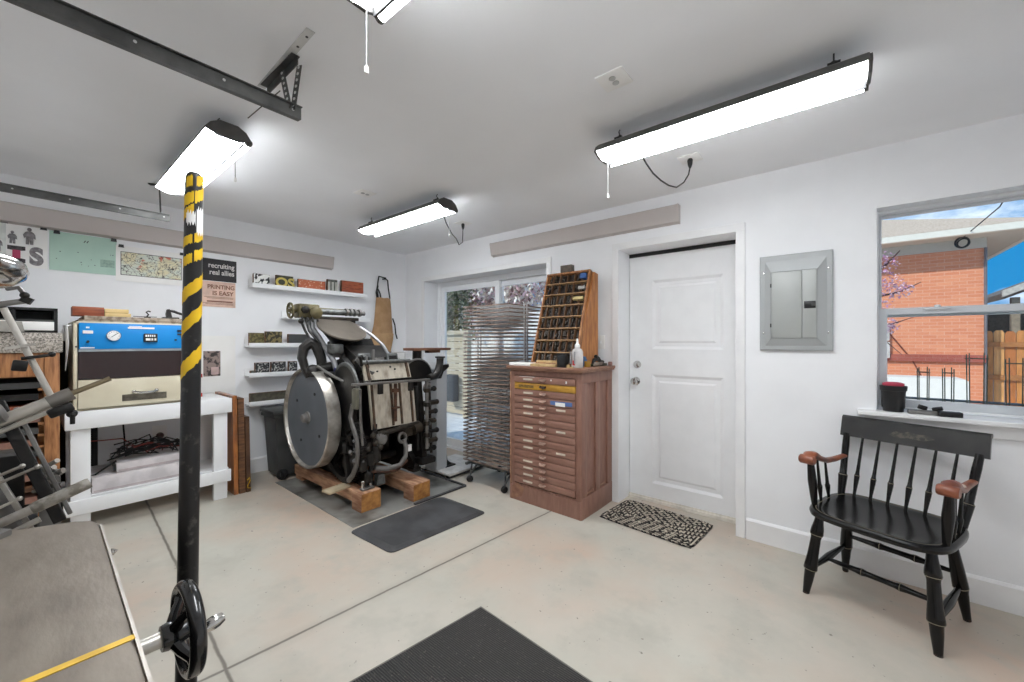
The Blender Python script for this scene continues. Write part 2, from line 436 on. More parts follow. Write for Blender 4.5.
# entry door
d1 = struct(bpy.data.objects.new('door_1', None)); COL.objects.link(d1); d1.location = (3.29, (DY0 + DY1) / 2, .06)
def door_leaf():
    mb = MB(); x = 3.27; t = .04
    y0, y1, z0, z1 = DY0 + .004, DY1 - .004, .046, 2.045
    pan = ((.635, 1.165, .165, 1.062), (.635, 1.165, 1.272, 1.838))
    def rectring(o, i, xo, xi):
        (a, b, c, d), (e, f, g, h) = o, i
        vs = [(xo, a, c), (xo, b, c), (xo, b, d), (xo, a, d), (xi, e, g), (xi, f, g), (xi, f, h), (xi, e, h)]
        mb.faces(vs, [(0, 1, 5, 4), (1, 2, 6, 5), (2, 3, 7, 6), (3, 0, 4, 7)])
    ys = [y0, .635, 1.165, y1]; zs = [z0, .165, 1.062, 1.272, 1.838, z1]
    for i in range(3):
        for j in range(5):
            if i == 1 and j in (1, 3): continue
            mb.faces([(x, ys[i], zs[j]), (x, ys[i + 1], zs[j]), (x, ys[i + 1], zs[j + 1]), (x, ys[i], zs[j + 1])], [(0, 1, 2, 3)])
    for p in pan:
        a, b, c, d = p; s = .022; r = .05; q = .066
        rectring(p, (a + s, b - s, c + s, d - s), x, x + .012)
        rectring((a + s, b - s, c + s, d - s), (a + r, b - r, c + r, d - r), x + .012, x + .012)
        rectring((a + r, b - r, c + r, d - r), (a + q, b - q, c + q, d - q), x + .012, x + .003)
        mb.faces([(x + .003, a + q, c + q), (x + .003, b - q, c + q), (x + .003, b - q, d - q), (x + .003, a + q, d - q)], [(0, 1, 2, 3)])
    mb.span(x + .013, x + t, y0, y1, z0, z1)
    mb.build('door_leaf', WHITE, d1, smooth=False)
door_leaf()
def knob(z, y, big):
    mb = MB(); x = 3.27
    if big: mb.lathe([(.034, 0), (.034, .006), (.014, .012), (.012, .03), (.026, .04), (.03, .055), (.024, .066), (0, .07)], (x, y, z), (-1, 0, 0))
    else: mb.lathe([(.032, 0), (.032, .008), (.026, .018), (.012, .02), (.011, .026), (0, .027)], (x, y, z), (-1, 0, 0))
    mb.build('door_knob' if big else 'deadbolt', CHROME, d1)
knob(1.0, 1.30, True); knob(1.14, 1.29, False)
mb = MB(); mb.span(3.268, 3.30, DY0, DY1, 2.046, DZ - .002); mb.build('weatherstrip', BLKPL, d1, smooth=False)
mb = MB(); mb.span(3.25, XO, DY0, DY1, -.01, .036, bev=.004); mb.span(3.262, XO, DY0, DY1, .03, .045); mb.build('threshold', M('aluminium_sill', (226, 221, 210), .5), d1, smooth=False)

# double-hung window
w1 = struct(bpy.data.objects.new('window_1', None)); COL.objects.link(w1); w1.location = (3.2, (WY0 + WY1) / 2, WZ0)
def frame_rect(mb, x0, x1, y0, y1, z0, z1, w, wb=None):
    wb = wb or w
    mb.span(x0, x1, y0, y0 + w, z0, z1, bev=.003); mb.span(x0, x1, y1 - w, y1, z0, z1, bev=.003)
    mb.span(x0, x1, y0 + w, y1 - w, z1 - w, z1, bev=.003); mb.span(x0, x1, y0 + w, y1 - w, z0, z0 + wb, bev=.003)
mb = MB(); frame_rect(mb, 3.15, 3.26, WY0, WY1, WZ0 + .02, WZ1, .014); mb.build('window_frame', VINYL, w1, smooth=False)
mb = MB(); frame_rect(mb, 3.165, 3.20, WY0 + .014, WY1 - .014, WZ0 + .034, 1.525, .038, .042); mb.build('lower_sash', SASH, w1, smooth=False)
mb = MB(); frame_rect(mb, 3.205, 3.24, WY0 + .014, WY1 - .014, 1.475, WZ1 - .014, .016); mb.build('upper_sash', SASH, w1, smooth=False)
mb = MB(); mb.span(3.181, 3.185, WY0 + .05, WY1 - .05, WZ0 + .06, 1.50); mb.build('lower_pane', GLASSM, w1, smooth=False)
mb = MB(); mb.span(3.221, 3.225, WY0 + .02, WY1 - .02, 1.49, WZ1 - .02); mb.build('upper_pane', GLASSM, w1, smooth=False)
mb = MB(); mb.box((3.158, -.44, 1.515), (.03, .10, .012), bev=.003); mb.lathe([(.012, 0), (.012, .012), (0, .014)], (3.150, -.44, 1.521)); mb.build('sash_lock', SASH, w1)
mb = MB(); mb.span(2.985, 3.165, WY0 - .09, WY1 + .085, WZ0 - .008, WZ0 + .018, bev=.006); mb.span(3.036, 3.062, WY0 - .06, WY1 + .055, WZ0 - .075, WZ0 - .008, bev=.004)
struct(mb.build('trim_3', TRIM, smooth=False))

# sliding glass door
d2 = struct(bpy.data.objects.new('door_2', None)); COL.objects.link(d2); d2.location = (3.31, (SY0 + SY1) / 2, .05)
mb = MB(); frame_rect(mb, 3.255, XO, SY0, SY1, .02, SZ, .055, .045); mb.build('door_frame', VINYL, d2, smooth=False)
def slide_panel(y0, y1, x):
    mb = MB(); frame_rect(mb, x, x + .035, y0, y1, .07, SZ - .055, .06, .09); p = mb.build('sliding_panel', VINYL, d2, smooth=False)
    mb = MB(); mb.span(x + .016, x + .020, y0 + .05, y1 - .05, .15, SZ - .11); mb.build('pane', GLASSM, p, smooth=False)
    return p
slide_panel(SY0 + .055, 2.90, 3.315)
sp_ = slide_panel(2.84, SY1 - .055, 3.27)
mb = MB(); mb.box((3.258, SY1 - .085, 1.0), (.024, .026, .2), bev=.006); mb.build('pull_handle', GREYPL, sp_)

# ------------------------------------------------------------------ outdoors
GROUND = speckle_mat('gravel', ((206, 196, 184), (230, 220, 208)), 40)
mb = MB(); mb.span(XO, 60, -40, 40, -.25, -.02); struct(mb.build('ground', GROUND, smooth=False))
mb = MB()
for i in range(20): mb.span(XO + .01 + i * .17, XO + .17 + i * .17, 1.2, 5.6, -.02, .03, bev=.004)
struct(mb.build('deck', M('grey_deck_boards', (226, 228, 231), .55, col2=(214, 216, 220), vs=7, stretch=(6, 1, 1)), smooth=False))

h = thing('brick_house', 'orange brick neighbour house with white eaves seen through the window', 'house', (12, -.2, -.02))
mb = MB(); mb.span(12, 20, -2.31, 6, -.02, 3.3); mb.build('wall', brick_mat('orange_brick', (218, 136, 100), (228, 152, 114), (226, 172, 146)), h, smooth=False)
mb = MB(); mb.span(11.93, 12.02, -2.33, 6, .92, 1.07, bev=.01); mb.build('sill_course', brick_mat('darker_brick', (170, 92, 78), (160, 84, 70), (170, 110, 96)), h, smooth=False)
mb = MB(); mb.span(11.96, 12.03, -2.34, 6, 3.20, 3.41); mb.build('frieze_board', M('soffit_paint', (200, 192, 178), .7, col2=(196, 188, 174)), h, smooth=False)
mb = MB(); mb.span(11.45, 12.02, -2.92, 6.5, 3.40, 3.43); mb.span(12.02, 20.5, -2.92, -2.30, 3.40, 3.43); mb.build('soffit', M('soffit_paint', (0, 0, 0)), h, smooth=False)
mb = MB(); mb.span(11.36, 11.46, -3.02, 6.5, 3.39, 3.52, bev=.01); mb.span(11.36, 20.5, -3.02, -2.92, 3.39, 3.52, bev=.01); mb.build('gutter', M('gutter_paint', (236, 230, 216), .5, col2=(232, 226, 212)), h, smooth=False)
mb = MB(); mb.faces([(11.36, -3.02, 3.52), (11.36, 6.6, 3.52), (20.5, 6.6, 3.52), (20.5, -3.02, 3.52), (15.4, 1.0, 5.15), (15.4, 2.6, 5.15)], [(0, 4, 5, 1), (1, 5, 2), (2, 5, 4, 3), (3, 4, 0), (0, 1, 2, 3)])
mb.build('roof', speckle_mat('tan_shingles', ((196, 172, 150), (214, 194, 174)), 30), h, smooth=False)
mb = MB(); mb.tube([(11.98, -2.33, 3.2), (11.98, -2.33, 0)], .022, 8); mb.build('downspout', M('downspout_grey', (120, 116, 120), .5), h)
mb = MB(); mb.ring((11.7, -1.97, 3.30), (1, .3, .2), .10, .018, 20, 6); mb.ring((11.72, -1.99, 3.29), (1, .2, .3), .085, .015, 20, 6); mb.build('cable_coil', BLKPL, h)
mb = MB(); mb.tube([(11.7, -1.97, 3.38), (10.4, -2.18, 3.62), (7.5, -2.0, 4.0)], .010, 6); mb.build('service_cable', BLKPL, h)
mb = MB(); mb.tube([(11.97, -.93, 1.55), (11.97, -1.3, .95), (11.97, -1.5, .45)], .014, 6); mb.build('wall_conduit', M('rust_cable', (128, 66, 50), .6), h)
for i, (z0, z1, w) in enumerate(((1.36, 1.72, .11), (.98, 1.33, .14))):
    mb = MB(); mb.span(11.86, 12, -.92 - w * .2, -.72, z0, z1, bev=.015); mb.span(11.84, 11.87, -.90 - w * .2, -.74, z0 + .04, z1 - .04, bev=.008)
    tag(mb.build('meter_box', M('meter_white', (236, 232, 224), .5), loc=(11.9, -.8, z0)), ('upper' if i == 0 else 'lower') + ' of two white meter boxes on the brick house wall', 'meter box', 'meter boxes on the brick wall')

f = thing('wooden_fence', 'honey coloured plank fence right of the brick house, seen through window', 'fence', (12.9, -3.6, -.02))
for i in range(16):
    y = -2.50 - i * .15; hgt = 1.58 + .012 * math.sin(i * 2.1)
    mb = MB(); mb.prism([(-.070, 0), (.070, 0), (.070, hgt - .05), (.04, hgt), (-.04, hgt), (-.070, hgt - .05)], (12.7, y, -.02), (0, 1, 0), (0, 0, 1), (.02, 0, 0))
    mb.build('plank', M('cedar_%d' % (i % 3), ((206, 140, 76), (222, 166, 104), (186, 116, 62))[i % 3], .6, vs=5, stretch=(4, 4, .8)), f, smooth=False)
for z in (1.28, .60): mb = MB(); mb.span(12.64, 12.70, -4.9, -2.45, z - .05, z + .05); mb.build('rail', M('cedar_rail', (176, 118, 66), .6), f, smooth=False)
mb = MB(); mb.span(12.6, 12.7, -2.46, -2.36, -.02, 1.3); mb.build('fence_post', M('cedar_0', (0, 0, 0)), f, smooth=False)

g = thing('carport', 'dark open carport with a sloping roof behind the plank fence', 'carport', (20, -6, -.02))
mb = MB(); mb.faces([(17.5, -3.75, 2.55), (17.5, -8, 4.65), (24, -8, 4.65), (24, -3.75, 2.55), (17.5, -3.75, 2.72), (17.5, -8, 4.82), (24, -8, 4.82), (24, -3.75, 2.72)], [(0, 1, 2, 3), (4, 7, 6, 5), (0, 4, 5, 1), (1, 5, 6, 2), (2, 6, 7, 3), (3, 7, 4, 0)])
mb.build('roof', M('carport_roof', (118, 104, 92), .7), g, smooth=False)
mb = MB(); mb.span(23, 23.2, -9, -3.8, -.02, 2.4); mb.span(17.6, 23, -9, -8.8, -.02, 4.6); mb.build('wall', M('carport_wall', (96, 90, 84), .8), g, smooth=False)
mb = MB(); mb.prism([(-3.7, 2.60), (-8, 4.7), (-8, 4.88), (-3.7, 2.78)], (17.42, 0, 0), (0, 1, 0), (0, 0, 1), (.08, 0, 0)); mb.build('bargeboard', M('bargeboard_white', (206, 202, 194), .5), g, smooth=False)
for y in (-4.0, -6.2): mb = MB(); mb.span(17.7, 17.85, y - .08, y + .08, -.02, 2.6); mb.build('post', M('carport_post', (150, 138, 120), .7), g, smooth=False)

mb = MB(); mb.prism([(0, 0), (1.05, 0), (1.05, .66), (1.0, .70), (.05, .70), (0, .66)], (10.2, -.76, -.02), (0, -1, 0), (0, 0, 1), (.7, 0, 0))
tag(mb.build('storage_bin', M('white_bin', (240, 238, 232), .6, col2=(236, 234, 228)), loc=(10.5, -1.28, -.02), smooth=False), 'long low white bin standing before the brick house', 'bin')

pl = thing('raised_planter', 'grey metal framed raised planter just outside the window', 'planter', (4.35, -1.0, -.02))
for z, r in ((.875, .010), (.835, .008), (.80, .013)):
    mb = MB()
    for x in (4.1, 4.55): mb.tube([(x, -.12, z), (x, -2.3, z)], r, 8)
    mb.build('rail', GALV, pl)
mb = MB(); mb.span(4.12, 4.53, -2.3, -.12, .45, .80); mb.build('trough', M('planter_grey', (190, 194, 196), .5), pl, smooth=False)
for x in (4.14, 4.50):
    for y in (-.2, -2.2): mb = MB(); mb.cyl((x, y, -.02), (x, y, .5), .02); mb.build('leg', GALV, pl)
WIRE = M('green_brown_wire', (92, 94, 74), .6, .3)
cages = ((-.53, 1.13, .035), (-.66, 1.13, .03), (-.80, 1.24, .055), (-.98, 1.21, .05), (-1.14, 1.20, .06), (-1.30, 1.11, .05), (-1.45, 1.14, .055), (-1.62, 1.18, .05))
clab = ('first', 'second', 'third', 'fourth', 'fifth', 'sixth', 'seventh', 'eighth')
for k, (y, zt, w) in enumerate(cages):
    c = thing('plant_cage', clab[k] + ' thin wire plant cage from the left in the planter outside', 'plant cage', (4.33, y, .72), 'wire plant cages in the planter')
    for i in range(4):
        a = PI / 4 + i * PI / 2
        mb = MB(); mb.tube([(4.33 + .05 * math.cos(a), y + w * math.sin(a), .70), (4.33 + .055 * math.cos(a), y + w * 1.1 * math.sin(a), zt + .01 * (i % 2))], .0035, 5); mb.build('wire_leg', WIRE, c)
    for z in (.86, zt - .03):
        mb = MB(); mb.tube([(4.33 + .052 * math.cos(i * PI / 8), y + w * 1.05 * math.sin(i * PI / 8), z) for i in range(16)], .0025, 5, closed=True); mb.build('hoop', WIRE, c)

LEAFM = [M('blossom_pink', (242, 208, 218), .8), M('blossom_pale', (250, 244, 236), .8), M('leaf_green', (128, 136, 96), .8), M('blossom_mauve', (206, 150, 184), .8), M('blossom_cream', (240, 226, 202), .8), M('twig_brown', (146, 112, 104), .8)]
def foliage(name, blobs, n, size, mats, parent, seed):
    rnd = random.Random(seed); mb = MB()
    for _ in range(n):
        c, r = rnd.choice(blobs); d = Vector((rnd.gauss(0, 1), rnd.gauss(0, 1), rnd.gauss(0, 1))).normalized() * r * rnd.random() ** .4
        p = Vector(c) + d; u = Vector((rnd.gauss(0, 1), rnd.gauss(0, 1), rnd.gauss(0, 1))).normalized(); v = frame_of(u)[0]
        s = size * rnd.uniform(.6, 1.3); mb.mi = rnd.randrange(len(mats))
        mb.faces([p + u * s, p + v * s * .6, p - u * s, p - v * s * .6], [(0, 1, 2, 3)])
    return mb.build(name, mats, parent, smooth=False, kind='stuff')
BARK = M('dark_bark', (92, 66, 60), .9, bump=.3)
def branches(name, specs, parent):
    mb = MB()
    for pts, r0 in specs:
        k = len(pts); mb.tube(pts, [r0 * (1 - .8 * i / (k - 1)) for i in range(k)], 6)
    mb.build(name, BARK, parent)
t = thing('redbud_tree', 'pink blossoming branches hanging before the brick house at window edge', 'tree', (6.6, .35, -.02))
mb = MB(); mb.tube([(6.6, .35, -.02), (6.58, .3, 1.0), (6.62, .2, 1.9)], [.07, .06, .05], 10); mb.build('trunk', BARK, t)
branches('branch', [([(6.62, .2, 1.7), (6.5, -.2, 2.0), (6.5, -.48, 2.25), (6.45, -.60, 2.4)], .03), ([(6.62, .2, 1.8), (6.5, -.3, 1.85), (6.5, -.6, 1.92), (6.5, -.78, 2.02)], .022),
   ([(6.6, .2, 1.5), (6.5, -.25, 1.50), (6.5, -.55, 1.55), (6.5, -.72, 1.62)], .018), ([(6.6, .2, 1.5), (6.5, -.3, 1.40), (6.5, -.50, 1.32), (6.48, -.62, 1.18)], .014), ([(6.62, .2, 1.9), (6.4, .1, 2.6), (6.5, .3, 3.2)], .035)], t)
foliage('blossom', [((6.5, -.35, 2.1), .22), ((6.5, -.50, 2.02), .16), ((6.5, -.60, 1.95), .12), ((6.48, -.48, 2.28), .14), ((6.5, -.42, 1.8), .15), ((6.5, -.5, 1.52), .10), ((6.5, .2, 2.9), .6)], 1100, .018, [LEAFM[0], LEAFM[3], LEAFM[0]], t, 3)
t = thing('blossom_tree', 'pale pink blossoming tree filling the view behind the drying rack', 'tree', (8.6, 7.4, -.02))
mb = MB(); mb.tube([(8.6, 7.4, -.02), (8.5, 7.3, 1.2), (8.6, 7.4, 2.2)], [.14, .11, .08], 10); mb.build('trunk', BARK, t)
rnd = random.Random(5); br = []
for i in range(26):
    a = rnd.uniform(0, 2 * PI); L = rnd.uniform(1.2, 2.4); e = rnd.uniform(-.1, .9)
    p0 = Vector((8.55, 7.35, rnd.uniform(1.4, 2.3))); d = Vector((math.cos(a), math.sin(a), e)).normalized()
    br.append(([p0, p0 + d * L * .5 + Vector((0, 0, .1)), p0 + d * L + Vector((rnd.uniform(-.2, .2), rnd.uniform(-.2, .2), .1))], .035))
branches('branch', br, t)
foliage('blossom', [((8.6 + rnd.uniform(-2.0, 1.8), 7.4 + rnd.uniform(-2.2, 2.4), rnd.uniform(1.7, 4.2)), .8) for _ in range(40)], 26000, .065, [LEAFM[0], LEAFM[1], LEAFM[1], LEAFM[5], LEAFM[1], LEAFM[4], LEAFM[0], LEAFM[1]], t, 4)
t = thing('green_shrub', 'tall green leafy shrub behind the pale fence by the sliding door', 'shrub', (5.5, 5.9, -.02))
mb = MB(); mb.tube([(5.5, 5.9, -.02), (5.5, 5.9, 1.6)], [.05, .03], 8); mb.build('trunk', BARK, t)
foliage('leaves', [((5.5, 5.9, 1.5), .4), ((5.55, 5.95, 2.0), .4), ((5.45, 5.85, 2.45), .35), ((5.3, 6.2, 1.9), .4)], 3000, .045, [LEAFM[2], LEAFM[2], M('leaf_pale', (178, 176, 140), .8), M('leaf_dark', (74, 84, 58), .8)], t, 6)

f = thing('pale_fence', 'weathered beige slat fence outside the sliding door', 'fence', (4.85, 5.2, -.02))
FEN = M('weathered_beige_board', (204, 192, 168), .75, col2=(184, 170, 146), vs=6, stretch=(1, .6, 6))
for i in range(11):
    z = .06 + i * .128
    mb = MB(); mb.span(4.84, 4.87, 4.92, 7.4, z, z + .118, bev=.004); mb.build('slat', FEN, f, smooth=False)
for y in (4.95, 6.3): mb = MB(); mb.span(4.80, 4.90, y - .06, y + .06, -.02, 1.52, bev=.005); mb.build('fence_post', FEN, f, smooth=False)
mb = MB(); mb.span(4.79, 4.91, 4.86, 7.4, 1.46, 1.53, bev=.005); mb.build('top_rail', FEN, f, smooth=False)
f = thing('sky_block_wall', 'pale added wall blocking the sky behind the drying rack outdoors', 'wall', (7.4, 4.5, -.02))  # added wall, made pale and tall to block the sky behind the rack
mb = MB(); mb.span(6.9, 7.05, 1.3, 9.0, -.02, 2.05); mb.build('wall_panel', M('pale_sky_block', (244, 243, 240), .8), f, smooth=False)
mb = MB(); mb.span(6.86, 7.09, 1.3, 9.0, 2.05, 2.10); mb.build('coping', M('coping', (214, 212, 206), .8), f, smooth=False)
a = thing('outdoor_unit', 'dark box unit hanging on the pale fence outdoors', 'outdoor unit', (4.76, 5.2, .29))
mb = MB(); mb.span(4.66, 4.80, 5.10, 5.32, .29, .76, bev=.015); mb.build('casing', M('dark_slate_metal', (66, 68, 74), .5), a)
mb = MB()
for i in range(6): mb.span(4.65, 4.662, 5.12, 5.30, .33 + i * .068, .36 + i * .068)
mb.build('louvre', GREYPL, a, smooth=False)

# ------------------------------------------------------------------ paper cutter in the foreground
def paper_cutter():
    t = thing('paper_cutter', 'large paper cutter with grey steel bed, handwheel and yellow-black lever in foreground', 'paper cutter', (-.25, .9, floor_z(-.25, .9)))
    zt = .905
    poly = [(.111, 1.335), (.104, 1.372), (.078, 1.398), (-.035, 1.443), (-.62, 1.66), (-.62, .25), (.090, .25)]
    mb = MB(); mb.prism(poly, (0, 0, zt - .034), (1, 0, 0), (0, 1, 0), (0, 0, .034))
    bmesh.ops.bevel(mb.bm, geom=[e for e in mb.bm.edges if abs(e.verts[0].co.z - e.verts[1].co.z) < .01 and e.verts[0].co.z > zt - .01], offset=.005, segments=2, affect='EDGES')
    mb.build('bed', M('brown_grey_bed_steel', (142, 132, 120), .45, .35, col2=(114, 104, 94), vs=9, vmix=(.3, .75), bump=.06, bs=40, stretch=(2.2, .8, 1)), t, smooth=True)
    mb = MB(); mb.span(-.62, .100, .776, .789, zt, zt + .0012); mb.build('tape_measure', TAPEY, t, smooth=False)
    mb = MB(); mb.bar((.1125, 1.332, zt - .004), (.0915, .25, zt - .004), .004, .007); mb.build('edge_highlight', M('edge_highlight_pale', (204, 196, 186), .35, .3), t, smooth=False)  # pale bar that paints the highlight along the bed's right edge
    mb = MB(); mb.prism([(.098, 1.33), (.07, 1.375), (-.6, 1.6), (-.6, .27), (.078, .27)], (0, 0, zt - .12), (1, 0, 0), (0, 1, 0), (0, 0, .085)); mb.build('bed_apron', BLACK, t, smooth=False)
    mb = MB(); mb.span(-.55, .02, .40, 1.25, .16, .80, bev=.03); mb.build('body', BLACK, t)
    for x in (-.5, .0):
        for y in (.45, 1.2): mb = MB(); mb.prism([(-.06, 0), (.06, 0), (.04, .2), (-.04, .2)], (x, y - .04, floor_z(x, y)), (1, 0, 0), (0, 0, 1), (0, .08, 0)); mb.build('foot', BLACK, t, smooth=False)
    # hand wheel on a bright shaft
    wy, wz, wx = .925, .803, .190
    mb = MB(); mb.cyl((.05, wy, wz), (.172, wy, wz), .0135, n=20); mb.build('wheel_shaft', STEEL, t)
    mb = MB(); mb.cyl((.088, wy, wz), (.106, wy, wz), .021, n=20); mb.build('shaft_collar', BLACK, t)
    w = MB(); w.ring((wx, wy, wz), (1, 0, 0), .073, .0100, 64, 14, flat=1.25); wheel = w.build('handwheel', M('glossy_black_enamel', (22, 22, 23), .25, .1, coat=.5), t)
    mb = MB(); mb.lathe([(.021, 0), (.023, .008), (.023, .02), (.020, .028), (.017, .04), (.012, .045)], (.152, wy, wz), (1, 0, 0)); mb.build('hub', M('glossy_black_enamel', (0, 0, 0)), wheel)
    for k in range(4):
        a = .6 + k * PI / 2; c, s = math.cos(a), math.sin(a)
        mb = MB(); mb.tube([(.168, wy + .012 * c, wz + .012 * s), (.176, wy + .035 * c, wz + .035 * s), (.186, wy + .054 * c, wz + .054 * s), (wx, wy + .072 * c, wz + .072 * s)], [.011, .009, .008, .009], 8); mb.build('spoke', M('glossy_black_enamel', (0, 0, 0)), wheel)
    mb = MB(); mb.lathe([(.004, 0), (.006, .004), (.006, .012), (.0085, .020), (.0125, .034), (.0125, .044), (.009, .054), (0, .057)], (.196, wy + .012, wz - .028), (1, .10, .18), 20); mb.build('crank_knob', CHROME, wheel)
    mb = MB(); mb.lathe([(.003, 0), (.0045, .005), (.007, .014), (.007, .022), (0, .029)], (.100, 1.215, .872), (1, 0, .12), 16); mb.build('clamp_knob', CHROME, t)
    mb = MB(); mb.prism([(-.10, 1.365), (-.038, 1.385), (-.018, 1.41), (-.035, 1.435), (-.10, 1.44)], (0, 0, zt), (1, 0, 0), (0, 1, 0), (0, 0, .012)); mb.lathe([(.009, 0), (.009, .008), (.006, .010), (0, .010)], (-.05, 1.408, zt + .012), n=6); mb.build('stop_plate', DULLST, t, smooth=False)
    # the lever
    p0 = Vector((.226, 1.13, .33)); p1 = Vector((.241, 1.118, 1.712)); d = (p1 - p0).normalized()
    L = (p1 - p0).length
    mb = MB(); RL = lambda h: .0205 - .0040 * h / L
    prof = [(.015, 0), (.0205, .02)] + [(RL(L * k / 12), L * k / 12) for k in range(1, 12)] + [(RL(L), L - .016), (.0145, L - .006), (.009, L - .001), (0, L)]
    mb.lathe(prof, p0, d, 28)
    pm = bpy.data.materials.new('striped_lever_paint'); pm.use_nodes = True; nt = pm.node_tree; pr = nt.nodes['Principled BSDF']
    tc = nt.nodes.new('ShaderNodeTexCoord').outputs['Object']
    c = mix_col(nt, ramp(nt, noise(nt, tc, 26, 6, .65), .58, .68), rgb(24, 23, 23), rgb(78, 74, 70))
    nt.links.new(c, pr.inputs['Base Color']); pr.inputs['Roughness'].default_value = .36
    lever = mb.build('lever', pm, t)
    # yellow stripes: bands of tape wound up the lever
    u, v, dd = frame_of(d)
    def stripe(z0, rise, w, a0, a1, rag, seed):
        rnd = random.Random(seed); n = 14; mb = MB(); top = []; bot = []
        for i in range(n + 1):
            a = a0 + (a1 - a0) * i / n; hc = z0 - p0.z + rise * i / n
            e0 = rnd.uniform(-rag, rag); e1 = rnd.uniform(-rag, rag); rr = RL(hc) + .0005
            q = u * math.cos(a) + v * math.sin(a)
            bot.append(p0 + d * (hc - w / 2 + e0) + q * rr); top.append(p0 + d * (hc + w / 2 + e1) + q * rr)
        vs = bot + top
        mb.faces(vs, [(i, i + 1, n + 2 + i, n + 1 + i) for i in range(n)]); mb.build('yellow_stripe', YELLOW, lever, smooth=True)
    view = Vector((0, 0, 0)) - Vector((p0.x, p0.y, 0)); av = math.atan2(view.dot(v), view.dot(u))
    sgn = 1 if (u * math.cos(av + 1) + v * math.sin(av + 1)).dot(Vector((.63, -.777, 0))) > 0 else -1
    A = lambda k: av + sgn * k
    for z0, rise, w, k0, k1, sd in ((1.257, .062, .034, -1.55, 1.55, 1), (1.350, .062, .031, -1.55, 1.55, 2), (1.425, .050, .030, -1.55, 1.55, 3),
        (1.505, .012, .022, -1.3, -.1, 4), (1.520, .014, .024, .1, 1.4, 5), (1.548, .012, .020, -1.4, -.1, 6), (1.562, .012, .022, .1, 1.4, 7),
        (1.610, .016, .022, -1.4, .0, 8), (1.640, .014, .024, -1.4, .0, 12), (1.652, .016, .026, .1, 1.4, 9), (1.683, .006, .024, -.9, -.15, 10), (1.688, .008, .022, .25, 1.2, 11)):
        stripe(z0, rise, w, A(k0), A(k1), .0022, sd)
    mb = MB(); n = 10
    for (k0, k1, z0, z1) in ((-.8, .2, 1.592, 1.618), (.3, 1.2, 1.572, 1.628)):
        vs = []
        for i in range(n + 1):
            a = A(k0 + (k1 - k0) * i / n); q = u * math.cos(a) + v * math.sin(a); e = .006 * math.sin(i * 2.3)
            vs += [p0 + d * (z0 - p0.z + e) + q * (RL(z0 - p0.z) + .001), p0 + d * (z1 - p0.z - e) + q * (RL(z0 - p0.z) + .001)]
        mb.faces(vs, [(2 * i, 2 * i + 2, 2 * i + 3, 2 * i + 1) for i in range(n)])
    mb.build('torn_sticker', PAPER, lever)
    mb = MB(); mb.bar((.0, 1.15, .42), (.24, 1.13, .42), .06, .05, bev=.01); mb.cyl((.235, 1.09, .42), (.235, 1.17, .42), .045); mb.build('lever_arm', BLACK, t)
paper_cutter()

